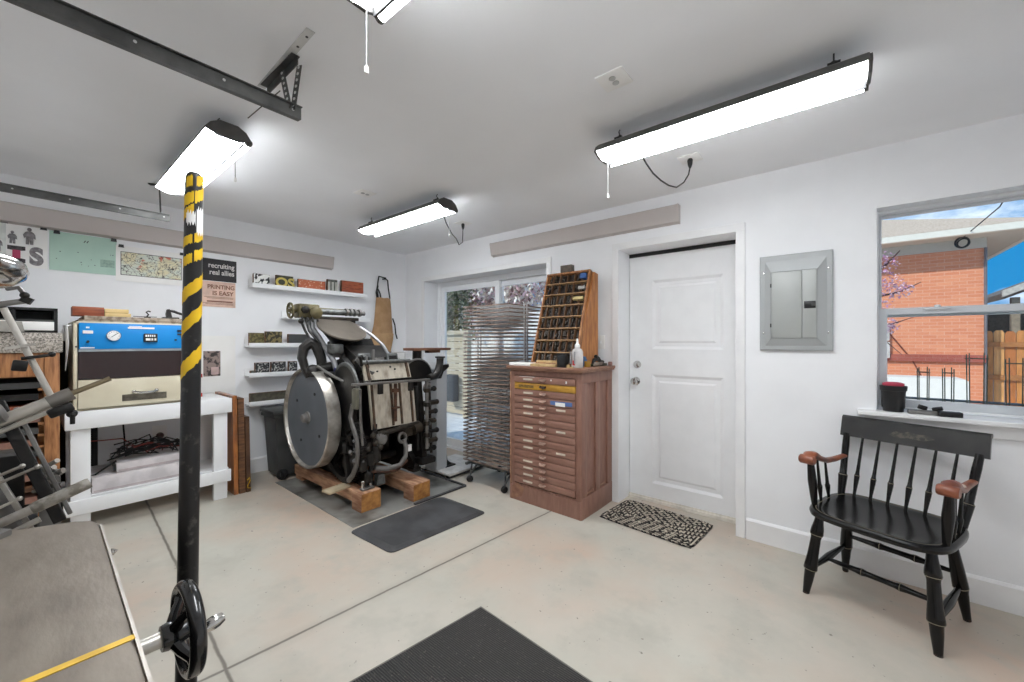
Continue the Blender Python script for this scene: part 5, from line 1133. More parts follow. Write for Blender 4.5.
    for i in range(26):
        x = rnd.uniform(1.60, 1.70) if i < 13 else rnd.uniform(1.58, 1.66); z = rnd.uniform(.95, 1.22) if i < 13 else rnd.uniform(.36, .60); y = rnd.uniform(2.78, 2.92)
        mb = MB(); L = rnd.uniform(.03, .09); a = rnd.uniform(0, PI); r = rnd.uniform(.009, .02); mb.cyl((x, y, z), (x + L * math.cos(a) * .6, y - .02, z + L * math.sin(a)), r, n=10); mb.sphere((x, y, z), r * 1.25, n=10); mb.build('small_link', (OILY, BLACK, IRON, DULLST)[i % 4], t)
    # chase bed and roller tracks above
    mb = MB(); mb.prism([(2.93, 1.03), (3.26, 1.03), (3.30, 1.26), (3.22, 1.30), (2.99, 1.20)], (1.70, 0, 0), (0, 1, 0), (0, 0, 1), (.36, 0, 0)); cb = mb.build('chase_bed', IRON, t, smooth=False)
    for i, (a, b, za, zb, m) in enumerate(((1.695, 1.80, 1.10, 1.24, GALV), (1.84, 1.93, 1.09, 1.20, DULLST), (1.95, 2.06, 1.13, 1.235, GALV))):
        mb = MB(); mb.box(((a + b) / 2, 2.965, (za + zb) / 2), (b - a, .02, zb - za), rot=(-.28, 0, 0), bev=.005); mb.build('bed_plate', m, cb)
        mb = MB(); mb.box(((a + b) / 2, 2.953, (za + zb) / 2 + .01), ((b - a) * .66, .01, (zb - za) * .4), rot=(-.28, 0, 0)); mb.build('slot', BLACK, cb, smooth=False)
    mb = MB(); mb.bar((1.80, 2.94, 1.00), (1.815, 2.95, 1.27), .02, .014, up=(0, 1, 0)); mb.bar((1.60, 2.84, 1.20), (1.74, 2.86, 1.05), .03, .016, up=(0, 1, 0)); mb.bar((1.66, 2.82, 1.0), (1.70, 2.86, 1.22), .02, .014, up=(0, 1, 0)); mb.build('throw_off_lever', DULLST, t, smooth=False)
    # ink disc
    dc = Vector((1.715, 3.27, 1.445)); dn = Vector((.03, -.50, .86)).normalized()
    mb = MB(); mb.lathe([(0, -.016), (.185, -.016), (.201, -.010), (.204, 0), (.201, .006), (0, .007)], dc, dn, 64); mb.build('ink_disc', INKD, t)
    mb = MB(); mb.lathe([(.05, -.16), (.08, -.12), (.15, -.05), (.16, -.018), (0, -.017)], dc, dn, 32); mb.build('disc_bracket', BLACK, t)
    mb = MB(); mb.prism([(3.16, 1.20), (3.40, 1.20), (3.42, 1.33), (3.28, 1.36)], (1.66, 0, 0), (0, 1, 0), (0, 0, 1), (.34, 0, 0)); mb.build('disc_support', BLACK, t, smooth=False)
    # ink fountain across the top
    Y = 3.42; Z = 1.585
    mb = MB(); mb.span(1.405, 1.575, Y - .05, Y + .06, Z - .055, Z + .06, bev=.012); ft = mb.build('ink_fountain', OLIVE, t)
    mb = MB(); mb.ring((1.355, Y - .01, Z), (1, 0, .05), .058, .009, 30, 8); mb.cyl((1.34, Y - .01, Z), (1.41, Y, Z), .014)
    for k in range(5): a = k * 2 * PI / 5; mb.bar((1.355, Y - .01 + .01 * math.cos(a), Z + .01 * math.sin(a)), (1.355, Y - .01 + .056 * math.cos(a), Z + .056 * math.sin(a)), .012, .008, up=(1, 0, 0))
    mb.build('ratchet_wheel', OLIVE, ft)
    for k in range(4): mb = MB(); mb.cyl((1.425 + k * .04, Y - .06, Z - .05), (1.425 + k * .04, Y - .075, Z - .085), .009, n=8); mb.build('thumb_screw', BLACK, ft)
    mb = MB(); mb.lathe([(.04, 0), (.052, .004), (.052, .02), (.03, .03), (0, .03)], (1.535, Y - .05, Z - .01), (0, -1, 0), 20); mb.build('boss', OLIVE, ft)
    mb = MB(); mb.lathe([(.018, 0), (.03, .004), (.03, .02), (0, .03)], (1.45, Y - .05, Z + .01), (0, -1, 0), 16); mb.build('adjusting_knob', BLACK, ft)
    mb = MB(); mb.cyl((1.52, Y, Z + .005), (1.93, Y, Z + .010), .026, n=24); mb.build('fountain_roller', GALV, ft)
    mb = MB(); mb.span(1.54, 1.94, Y - .03, Y + .05, Z - .062, Z - .034, bev=.006); mb.build('fountain_blade', OILY, ft)
    mb = MB(); mb.span(1.58, 1.90, Y + .0, Y + .05, Z + .018, Z + .040, bev=.006); mb.build('trough', OLIVE, ft)
    mb = MB()
    for x in (1.82, 1.86, 1.90, 1.945): mb.cyl((x, Y - .01, Z + .012), (x + .018, Y - .01, Z + .014), .034, n=16)
    mb.cyl((1.92, Y, Z + .010), (2.01, Y, Z + .010), .020, n=14); mb.build('roller_end', DULLST, ft)
    for x in (1.70, 1.89): mb = MB(); mb.lathe([(.025, 0), (.022, -.03), (.008, -.07), (0, -.075)], (x, Y - .01, Z - .062), (0, 0, 1), 12); mb.build('drip_boss', BLACK, ft)
    rod('fountain_arm', [(1.515, Y - .02, Z - .06), (1.515, Y - .04, Z - .14), (1.55, 3.34, 1.37), (1.575, 3.26, 1.27), (1.60, 3.18, 1.17), (1.612, 3.14, 1.06), (1.615, 3.12, .95)], .022, M('bright_arm_steel', (150, 150, 152), .35, .5))
    rod('fountain_arm', [(1.47, Y - .02, Z - .06), (1.475, 3.34, 1.42), (1.52, 3.28, 1.33)], .012, IRON)
    mb = MB(); mb.tube([(1.608, 3.148, 1.12), (1.614, 3.125, .98)], .025, 10); mb.build('blue_sleeve', M('blue_violet_paint', (70, 72, 128), .45), t)
    rod('fountain_arm', [(1.90, 3.30, 1.46), (1.955, 3.20, 1.39), (2.005, 3.10, 1.30), (2.025, 3.05, 1.22), (2.03, 3.02, 1.10)], .014, M('bright_arm_steel', (0, 0, 0)))
    rod('ratchet_rod', [(1.42, Y - .05, Z - .085), (1.45, 3.36, 1.42), (1.49, 3.30, 1.30), (1.51, 3.27, 1.18)], .010, IRON)
    mb = MB(); mb.sphere((1.42, Y - .05, Z - .085), .022); mb.build('rod_joint', BLACK, t)
    # arched casting at the rear left
    arch = [(1.46, 3.30, 1.05), (1.43, 3.32, 1.12), (1.415, 3.34, 1.20), (1.43, 3.34, 1.28), (1.475, 3.33, 1.325), (1.515, 3.31, 1.30), (1.54, 3.28, 1.20), (1.55, 3.26, 1.06)]
    mb = MB(); mb.tube(arch, [.035, .032, .036, .04, .05, .045, .04, .04], 10); mb.build('arched_casting', IRON, t)
    mb = MB(); mb.span(1.555, 1.665, 3.14, 3.22, 1.235, 1.315, bev=.014); mb.build('bearing_block', GALV, t)
    mb = MB(); mb.cyl((1.46, 3.24, 1.10), (1.66, 3.22, 1.14), .04, n=14); mb.sphere((1.455, 3.24, 1.10), .05); mb.build('cam_shaft', IRON, t)
    mb = MB(); mb.span(1.50, 1.63, 3.10, 3.34, .98, 1.09, bev=.02); mb.build('rear_bracket', BLACK, t)
    rod('pull_rod', [(1.475, 3.20, 1.135), (1.53, 3.05, 1.06), (1.57, 2.96, 1.02)], .011, DULLST)
    # feed table on the right with its bracket
    mb = MB(); mb.prism([(2.165, -.03), (2.60, -.02), (2.62, .14), (2.50, .24), (2.24, .24), (2.16, .12)], (0, 2.90, 1.252), (1, 0, 0), (0, 1, 0), (0, 0, .022)); tb = mb.build('feed_table', M('feed_board_wood', (132, 92, 70), .45, col2=(104, 70, 52), vs=8), t, smooth=False)
    mb = MB(); mb.box((2.42, 2.93, 1.240), (.14, .06, .022), bev=.004); mb.build('cleat', M('feed_board_wood', (0, 0, 0)), tb)
    mb = MB(); mb.cyl((2.265, 2.96, 1.05), (2.265, 2.96, 1.252), .042, n=18); mb.build('table_post', IRON, t)
    mb = MB(); mb.prism([(.16 * math.cos(i * PI / 14), .17 * math.sin(i * PI / 14)) for i in range(15)], (2.20, 2.86, 1.0), (1, 0, 0), (0, 0, 1), (0, .05, 0)); dd_ = mb.build('half_drum', BLACK, t, smooth=False)
    mb = MB(); mb.tube([(2.20 + .165 * math.cos(i * PI / 14), 2.875, 1.0 + .175 * math.sin(i * PI / 14)) for i in range(15)], .012, 8); mb.build('drum_rim', DULLST, dd_)
    mb = MB(); mb.tube([(2.22, 2.74, 1.02), (2.29, 2.74, 1.03), (2.325, 2.74, 1.07), (2.345, 2.74, 1.14), (2.35, 2.74, 1.19)], [.03, .035, .034, .03, .034], 12); mb.lathe([(.034, 0), (.045, .004), (.045, .016), (0, .018)], (2.35, 2.74, 1.185), n=16); mb.build('upright_horn', IRON, t)
    mb = MB(); mb.prism([(2.32, 1.0), (2.38, 1.0), (2.41, 1.06), (2.475, 1.10), (2.47, 1.125), (2.40, 1.12), (2.355, 1.13)], (0, 2.76, 0), (1, 0, 0), (0, 0, 1), (0, .04, 0)); mb.build('side_horn', IRON, t, smooth=False)
    mb = MB(); mb.ring((2.18, 2.71, .945), (0, 1, .1), .032, .009, 20, 8); mb.build('hook_ring', DULLST, t)
big_press()

# tall grey box on its low white plinth
t = thing('grey_tower', 'tall light grey metal box with a foot standing left of the sliding door', 'metal box', (2.535, 3.02, .105))
mb = MB(); mb.span(2.47, 2.60, 2.93, 3.11, .105, 1.05, bev=.008); mb.build('casing', TOWER, t)
mb = MB(); mb.span(2.466, 2.604, 2.926, 3.114, 1.05, 1.062, bev=.004); mb.build('top_cap', TOWER, t)
mb = MB(); mb.prism([(0, 0), (.09, 0), (.03, .05), (.01, .17), (0, .17)], (2.603, 2.96, .115), (1, 0, 0), (0, 0, 1), (0, .03, 0)); mb.prism([(-.02, -.02), (.11, -.02), (.11, .06), (-.02, .06)], (2.603, 2.95, .105), (1, 0, 0), (0, 1, 0), (0, 0, .012)); mb.build('foot', IRON, t, smooth=False)
t = thing('plinth', 'low white board plinth under the tall grey box', 'plinth', (2.7, 3.0, .05))
mb = MB(); mb.span(2.48, 2.98, 2.76, 3.22, .082, .104, bev=.003); mb.build('board', M('scuffed_white_board', (222, 220, 216), .5), t)
for y in (2.78, 3.15): mb = MB(); mb.span(2.50, 2.96, y, y + .05, floor_z(2.5, y), .082); mb.build('runner', BLKPL, t, smooth=False)

# ------------------------------------------------------------------ print drying rack
def drying_rack():
    t = thing('drying_rack', 'tall stack of wire print drying trays on castors before the sliding door', 'drying rack', (2.82, 2.37, .045))
    x0, x1, y0, y1 = 2.555, 3.03, 2.115, 2.65
    FR = M('brown_steel_rim', (158, 138, 124), .45, .2, col2=(118, 100, 90), vs=10); WR = M('bright_wire', (206, 206, 206), .4, .4)
    for x in (x0 + .20, x0 + .24):
        for y in (y0 - .012, y1 + .012): mb = MB(); mb.cyl((x, y, .16), (x, y, 1.68), .006, n=8); mb.build('upright', WR, t)
    for y in (y0 + .16, y0 + .19): mb = MB(); mb.cyl((x1 + .004, y, .16), (x1 + .004, y, 1.66), .007, n=8); mb.build('upright', FR, t)
    def tray(z, tilt):
        mb = MB()
        for a, b in (((x0, y0), (x1, y0)), ((x1, y0), (x1, y1)), ((x1, y1), (x0, y1)), ((x0, y1), (x0, y0))): mb.bar((a[0], a[1], 0), (b[0], b[1], 0), .014, .010)
        rim = mb
        rim.mi = 1
        for k in range(1, 9): x = x0 + (x1 - x0) * k / 9; mb.cyl((x, y0, .002), (x, y1, .002), .0026, n=4)
        for k in range(1, 5): y = y0 + (y1 - y0) * k / 5; mb.cyl((x0, y, -.002), (x1, y, -.002), .0026, n=4)
        mb.mi = 2
        mb.cyl((x0 - .004, y1 - .012, 0), (x0 + .018, y1 - .012, 0), .009, n=8)
        c = ((x0 + x1) / 2, (y0 + y1) / 2)
        o = mb.build('tray', [FR, WR, M('pale_spring', (212, 210, 206), .4, .4)], None, smooth=False)
        me = o.data; me.transform(Matrix.Translation((-c[0], -c[1], 0))); o.parent = t; o.location = (c[0] - t.location.x, c[1] - t.location.y, z - t.location.z)
        return o
    first = None
    for k in range(42):
        z = .255 + k * (1.395 / 41)
        if first is None: first = tray(z, 0); o = first
        else: o = first.copy(); COL.objects.link(o); o.parent = t; o.location = (first.location.x, first.location.y, z - t.location.z)
        o.rotation_euler = (math.radians(-.25) + .004 * math.sin(k * 1.7), .006 * math.sin(k * 2.3), 0)
    for (x, y) in ((x0 + .03, y0 + .06), (x0 + .03, y1 - .06), (x1 - .03, y0 + .06), (x1 - .03, y1 - .06)):
        z = floor_z(x, y)
        mb = MB(); mb.tube([(x + .10 if x < 2.8 else x - .10, y, .20), (x, y, z + .075), (x - .005, y, z + .06)], .009, 8); mb.tube([(x + .10 if x < 2.8 else x - .10, y + .08, .20), (x, y, z + .075)], .007, 8); mb.build('caster_leg', GALV, t)
        mb = MB(); mb.lathe([(.0, -.014), (.024, -.014), (.03, -.008), (.03, .008), (.024, .014), (0, .014)], (x - .012, y, z + .030), (.5, 1, 0), 20); mb.build('castor', BLKPL, t)
    mb = MB()
    for y in (y0 + .03, y1 - .03): mb.bar((x0, y, .215), (x1, y, .215), .025, .02)
    for x in (x0 + .1, x1 - .1): mb.bar((x, y0, .20), (x, y1, .20), .025, .02)
    mb.build('base_frame', GALV, t, smooth=False)
drying_rack()

# ------------------------------------------------------------------ type cabinet and what stands on it
def type_cabinet():
    t = thing('type_cabinet', 'brown wooden printers type cabinet with sixteen shallow drawers', 'cabinet', (2.79, 1.742, floor_z(2.79, 1.742)))
    x0, x1, y0, y1, zt = 2.535, 3.038, 1.415, 2.075, 1.105; zb = .03
    mb = MB()
    for y in (y0, y1 - .045): mb.span(x0, x0 + .022, y, y + .045, zb, zt, bev=.002)
    mb.span(x0, x0 + .022, y0 + .045, y1 - .045, 1.062, zt); mb.span(x0, x0 + .02, y0 + .045, y1 - .045, zb, .182)
    mb.span(x0 + .03, x1, y0 + .03, y1 - .03, zb + .01, .06); mb.span(x1 - .02, x1, y0, y1, zb, zt); mb.span(x0 + .022, x1, y1 - .02, y1, zb, zt)
    mb.build('carcass', BROWN, t)
    mb = MB(); yb = y0 + .014
    mb.span(x0 + .02, x1, yb, yb + .012, zb, zt)
    for a, b in ((x0 + .003, x0 + .085), (x0 + .225, x0 + .290), (x1 - .075, x1 + .001)): mb.span(a, b, y0 - .0018, yb + .004, zb + .002, zt - .002, bev=.0015)
    mb.span(x0 + .001, x1 + .001, y0 - .003, yb + .004, 1.025, zt - .001, bev=.002); mb.span(x0 + .001, x1 + .001, y0 - .004, yb + .004, zb - .001, .19, bev=.002); mb.build('side_panel', BROWN, t)
    SC_ = M('scraped_wood', (176, 142, 120), .6, col2=(132, 92, 76), vs=16)
    for a in (.10, .30): mb = MB(); mb.prism([(x0 + a, .20), (x0 + a + .105, .20), (x0 + a + .105, .212), (x0 + a, .208)], (0, y0 + .013, 0), (1, 0, 0), (0, 0, 1), (0, -.006, 0)); mb.build('worn_ledge', SC_, t, smooth=False)
    mb = MB(); mb.span(x0 - .03, x1 + .004, y0 - .025, y1 + .015, zt, zt + .012, bev=.004); mb.span(x0 - .038, x1 + .004, y0 - .033, y1 + .02, zt + .012, zt + .034, bev=.006); mb.build('cabinet_top', M('worn_top_wood', (158, 118, 96), .5, col2=(136, 98, 80), vs=7, stretch=(4, 1, 4)), t)
    mb = MB(); mb.span(x0 - .006, x0 + .002, y0 + .002, y1 - .002, zb - .004, .17); mb.build('base_panel', BROWN, t, smooth=False)
    mb = MB(); mb.prism([(2.063, .04), (2.05, .155), (2.0, .19), (1.93, .15), (1.95, .09), (2.02, .06)], (x0 - .0065, 0, 0), (0, 1, 0), (0, 0, 1), (-.0006, 0, 0)); mb.build('scraped_patch', M('bare_patch_wood', (150, 110, 86), .6, col2=(124, 84, 68), vs=20), t, smooth=False)
    mb = MB(); mb.span(x0 - .004, x0 + .006, y1 - .008, y1 + .004, .04, zt - .01); mb.build('worn_edge', M('worn_edge_wood', (186, 146, 118), .6, col2=(146, 104, 82), vs=16), t, smooth=False)
    ya, yb2 = y0 + .047, y1 - .047; ym = (ya + yb2) / 2; pitch = .0543
    LAB = {0: (1, 0), 2: (1, 0), 3: (1, 0), 4: (1, 1), 5: (1, 0), 7: (1, 1), 9: (1, 0), 10: (1, 1), 12: (1, 0), 13: (1, 0), 14: (1, 0), 15: (1, 0)}
    YEL = M('yellow_drawer_face', (196, 150, 58), .45, col2=(170, 124, 44), vs=9, stretch=(4, 1, 4))
    for k in range(16):
        z = 1.032 - k * pitch
        mb = MB(); out = .006 if k % 3 else .010; xx = x0 - out
        mb.span(xx, x0 + .02, ya, yb2, z - .025, z + .025, bev=.002); d = mb.build('drawer', YEL if k == 1 else BROWN2, t)
        mb = MB(); mb.prism([(.022 * math.cos(i * PI / 8) * 1.1, .010 - .024 * math.sin(i * PI / 8)) for i in range(9)], (xx, ym, z), (0, 1, 0), (0, 0, 1), (-.004, 0, 0))
        mb.tube([(xx - .002, ym - .024, z + .006), (xx - .018, ym - .018, z + .002), (xx - .024, ym, z), (xx - .018, ym + .018, z + .002), (xx - .002, ym + .024, z + .006)], .0085, 8, flat=.8)
        mb.build('cup_pull', M('dark_cup_pull', (58, 46, 42), .4, .5) if k == 1 else M('brown_cup_pull', (190, 158, 142), .35, .2), d)
        l, r = LAB.get(k, (0, 0))
        mb = MB(); any_ = False
        if l: mb.span(xx - .003, xx, ym + .10, ym + .19, z - .006, z + .008); any_ = True
        if r: mb.span(xx - .003, xx, ym - .20, ym - .12, z - .006, z + .008); any_ = True
        if any_: mb.build('label_holder', M('label_cream', (226, 214, 196), .6), d, smooth=False)
        else: mb.bm.free()
        if k == 1: mb = MB(); mb.span(xx - .002, xx, ym + .09, ym + .24, z - .012, z + .010); mb.build('dark_label', M('dark_label', (92, 72, 36), .6, col2=(150, 116, 52), vs=60), d, smooth=False)
        if k == 3: mb = MB(); mb.span(xx - .0015, xx, ym - .26, ym - .07, z - .016, z + .014); mb.build('blue_tape', M('blue_tape', (84, 112, 168), .7), d, smooth=False); mb = MB(); mb.span(xx - .003, xx - .0014, ym - .20, ym - .115, z - .022, z + .006); mb.build('tape_label', PAPER, d, smooth=False)
        if k == 0: mb = MB(); mb.span(xx - .002, xx, ym - .215, ym - .205, z - .012, z + .006); mb.span(xx - .002, xx, ym - .08, ym - .072, z, z + .012); mb.span(xx - .001, xx, ym + .08, ym + .23, z + .020, z + .0225); mb.build('paint_chip', PAPER, d, smooth=False)
type_cabinet()
ZC = 1.140
def leaning_case():
    t = thing('type_case', 'tall compartmented wooden type case leaning upright on the brown cabinet', 'type case', (2.75, 1.73, ZC))
    bx, tx, yc, w, L = 2.625, 2.935, 1.725, .42, .83
    u = Vector((tx - bx, .0, .765)).normalized(); n = Vector((-u.z, 0, u.x)); yb, yt = 1.705, 1.75
    def P(s, v, dpt):                       # s along height 0..L, v across 0..w (v=0 right), dpt towards the viewer
        y0 = yb + (yt - yb) * s / L - w / 2 + v
        return Vector((bx, 0, ZC + .002)) + u * s + n * dpt + Vector((0, y0, 0))
    def slab(mb, s0, s1, v0, v1, d0, d1):
        vs = [P(s, v, d) for d in (d0, d1) for s in (s0, s1) for v in (v0, v1)]
        mb.faces(vs, [(0, 1, 3, 2), (4, 6, 7, 5), (0, 4, 5, 1), (1, 5, 7, 3), (3, 7, 6, 2), (2, 6, 4, 0)])
    mb = MB(); slab(mb, 0, L, 0, w, -.006, .0); mb.build('back', M('dark_case_bottom', (56, 42, 32), .7, col2=(40, 30, 24), vs=20), t, smooth=False)
    mb = MB(); slab(mb, 0, L, 0, .014, -.008, .034); slab(mb, 0, L, w - .014, w, -.008, .034); slab(mb, 0, .014, 0, w, -.008, .034); slab(mb, L - .016, L, 0, w, -.008, .034); mb.build('frame', PINE, t, smooth=False)
    rows = 8; rnd = random.Random(12); cells = []
    mb = MB(); hs = [L * k / rows for k in range(rows + 1)]
    for k in range(1, rows): slab(mb, hs[k] - .004, hs[k] + .004, .01, w - .01, 0, .031)
    mb.build('row_divider', M('tan_divider', (170, 132, 88), .6), t, smooth=False)
    mb = MB()
    for k in range(rows):
        m = 7 if k < 5 else 6; xs = [w * j / m for j in range(m + 1)]
        for j in range(1, m): slab(mb, hs[k], hs[k + 1], xs[j] - .0025, xs[j] + .0025, 0, .026)
        for j in range(m): cells.append((hs[k], hs[k + 1], xs[j], xs[j + 1], k))
    mb.build('column_divider', M('brown_divider', (112, 80, 54), .6), t, smooth=False)
    mb = MB()
    for a, b, c, d, k in cells:
        for q in range(rnd.randint(3, 6)):
            s = rnd.uniform(a + .008, b - .03); v = rnd.uniform(c + .005, d - .016); hh = rnd.uniform(.008, .022); ll = rnd.uniform(.02, .05)
            slab(mb, s, min(s + ll, b - .006), v, min(v + rnd.uniform(.006, .014), d - .004), 0, hh)
    mb.build('metal_type', TYPE, t, smooth=False, kind='stuff')
    for nm, s, v, sw, m, z in (('blue_tin', .755, .03, .055, M('blue_tin_paint', (62, 96, 156), .5), .045), ('white_tin', .655, .025, .06, M('pewter_white', (176, 172, 166), .5), .024), ('yellow_box', .56, .03, .09, M('yellow_box_card', (206, 186, 130), .7), .024)):
        mb = MB(); slab(mb, s, s + z, v, v + sw, 0, .038); lab = {'blue_tin': 'small blue tin in the top right compartment of the leaning type case', 'white_tin': 'pewter white tin in the second row of the leaning type case', 'yellow_box': 'small yellow box in the third row of leaning type case'}[nm]
        tag(mb.build(nm, m, loc=P(s, v + sw / 2, .0), smooth=False), lab, 'tin' if 'tin' in nm else 'box')
    yr = yc - w / 2
    for yy, tt in ((yr - .004, .018), (yc + w / 2 - .01, .014)):
        mb = MB(); mb.prism([(bx - .004, ZC + .004), (2.985, ZC + .004), (2.985, 1.89), (tx - .012, 1.90)], (0, yy, 0), (1, 0, 0), (0, 0, 1), (0, tt, 0)); mb.build('stand_side', M('orange_pine', (190, 128, 72), .5, col2=(158, 98, 52), vs=7, stretch=(5, 5, 1)), t, smooth=False)
    mb = MB(); mb.span(2.905, 2.955, 1.715, 1.825, 1.925, 1.985, bev=.003); mb.span(2.904, 2.910, 1.725, 1.815, 1.932, 1.978)
    tag(mb.build('wood_block', M('dark_grey_block', (98, 86, 74), .6, col2=(70, 60, 52), vs=16), loc=(2.93, 1.77, 1.925), smooth=False), 'small dark wood block balanced on top of the leaning type case', 'block')
leaning_case()
mb = MB(); mb.span(2.51, 2.66, 1.86, 2.07, ZC, ZC + .022, bev=.002); tag(mb.build('paper_pad', PAPER, loc=(2.58, 1.96, ZC)), 'white paper pad on the left front of the brown cabinet', 'pad')
mb = MB(); mb.span(2.508, 2.60, 1.625, 1.855, ZC, ZC + .020, bev=.002); mb.span(2.60, 2.618, 1.63, 1.86, ZC, ZC + .045, bev=.002); tag(mb.build('wooden_galley', TANW, loc=(2.56, 1.74, ZC)), 'tan wooden strip tray beside the paper pad on the cabinet', 'tray')
t = thing('ink_tin', 'square black tin box before the type case on the cabinet', 'tin', (2.55, 1.585, ZC))
mb = MB(); mb.span(2.52, 2.575, 1.545, 1.615, ZC, ZC + .095, bev=.004); mb.build('body', BLKPL, t); mb = MB(); mb.span(2.517, 2.578, 1.542, 1.618, ZC + .095, ZC + .105, bev=.003); mb.build('lid', BLKPL, t)
t = thing('glue_bottle', 'clear white squeeze bottle with red patch and white nozzle on cabinet', 'bottle', (2.56, 1.462, ZC))
mb = MB(); mb.lathe([(.0, 0), (.038, 0), (.042, .006), (.042, .115), (.034, .135), (.018, .145), (.018, .152), (0, .152)], (2.56, 1.462, ZC), n=28); mb.build('body', M('milky_plastic', (206, 202, 200), .3), t)
mb = MB(); mb.lathe([(.020, .150), (.020, .168), (.010, .178), (.006, .215), (0, .216)], (2.56, 1.462, ZC), n=20); mb.build('nozzle', PAPER, t)
mb = MB(); vs = []
for i in range(9): a = PI * .86 + i * .07; vs += [(2.56 + .0428 * math.cos(a), 1.462 + .0428 * math.sin(a), ZC + .02), (2.56 + .0428 * math.cos(a), 1.462 + .0428 * math.sin(a), ZC + .055)]
mb.faces(vs, [(2 * i, 2 * i + 2, 2 * i + 3, 2 * i + 1) for i in range(8)]); mb.build('red_patch', M('red_label', (206, 48, 52), .5), t)
for y, w in ((1.455, .010), (1.49, .008)): mb = MB(); mb.span(2.514, 2.519, y, y + w, ZC + .03, ZC + .12); mb.build('printed_stripe', M('pale_grey_print', (150, 150, 152), .6), t, smooth=False)
mb = MB(); mb.lathe([(0, 0), (.022, 0), (.024, .004), (.024, .04), (.020, .045), (0, .045)], (2.70, 1.455, ZC), n=20); tag(mb.build('yellow_jar', M('amber_jar', (186, 140, 60), .3), loc=(2.70, 1.455, ZC)), 'small amber jar right of the squeeze bottle on cabinet', 'jar')
t = thing('planer_tool', 'green-black hand tool with metal blade at the right end of cabinet top', 'tool', (2.86, 1.46, ZC))
mb = MB(); mb.span(2.76, 2.98, 1.425, 1.475, ZC, ZC + .02, bev=.004); mb.build('base', M('dark_green_enamel', (52, 62, 48), .4), t)
mb = MB(); mb.tube([(2.78, 1.45, ZC + .02), (2.80, 1.45, ZC + .05), (2.86, 1.45, ZC + .06), (2.90, 1.45, ZC + .035), (2.95, 1.45, ZC + .03)], [.012, .016, .018, .014, .012], 10); mb.sphere((2.83, 1.45, ZC + .075), .016); mb.build('handle', BLACK, t)
mb = MB(); mb.box((2.80, 1.415, ZC + .022), (.14, .006, .025), rot=(.4, 0, 0)); mb.build('blade', STEEL, t, smooth=False)
mb = MB(); mb.box((2.72, 1.50, ZC + .065), (.05, .04, .02), rot=(.2, .3, .4), bev=.004); mb.box((2.72, 1.50, ZC + .03), (.045, .045, .058), bev=.006); tag(mb.build('blue_box', M('blue_card', (70, 108, 150), .6, col2=(50, 82, 120), vs=20), loc=(2.72, 1.5, ZC)), 'small blue box behind the amber jar on cabinet top', 'box')
mb = MB(); mb.lathe([(0, 0), (.016, 0), (.018, .02), (.014, .03), (0, .03)], (3.0, 1.41, ZC), n=14); tag(mb.build('cap', M('pinkish_cap', (150, 110, 100), .5), loc=(3.0, 1.41, ZC)), 'tiny pinkish cap on the right back corner of cabinet top', 'cap')
mb = MB(); mb.lathe([(0, 0), (.012, 0), (.012, .022), (0, .022)], (2.53, 1.52, ZC), n=14); mb.box((2.525, 1.50, ZC + .004), (.03, .05, .008)); tag(mb.build('wood_scrap', TANW, loc=(2.53, 1.51, ZC)), 'small tan offcut on the front edge between tin and bottle', 'offcut')

# ------------------------------------------------------------------ thermostat, switches, electrical panel
t = thing('thermostat', 'white dial thermostat on the wall beside the leaning type case', 'thermostat', (X1, 1.585, 1.49))
mb = MB(); mb.span(X1 - .026, X1, 1.548, 1.612, 1.484, 1.592, bev=.004); mb.build('body', PAPER, t)
mb = MB(); mb.lathe([(.024, 0), (.024, .008), (.020, .014), (0, .014)], (X1 - .026, 1.58, 1.552), (-1, 0, 0), 24); mb.build('dial', VINYL, t)
for i, (y, lab) in enumerate(((1.60, 'left white wall switch under the dial thermostat'), (1.52, 'right white wall switch under thermostat, nearer the door'))):
    s = thing('light_switch', lab, 'switch', (X1, y, 1.33), 'wall switches under the thermostat')
    mb = MB(); mb.span(X1 - .006, X1, y - .034, y + .034, 1.27, 1.385, bev=.002); mb.build('plate', PAPER, s)
    mb = MB(); mb.box((X1 - .010, y, 1.328), (.012, .010, .022), rot=(0, .3, 0), bev=.002); mb.build('toggle', VINYL, s)
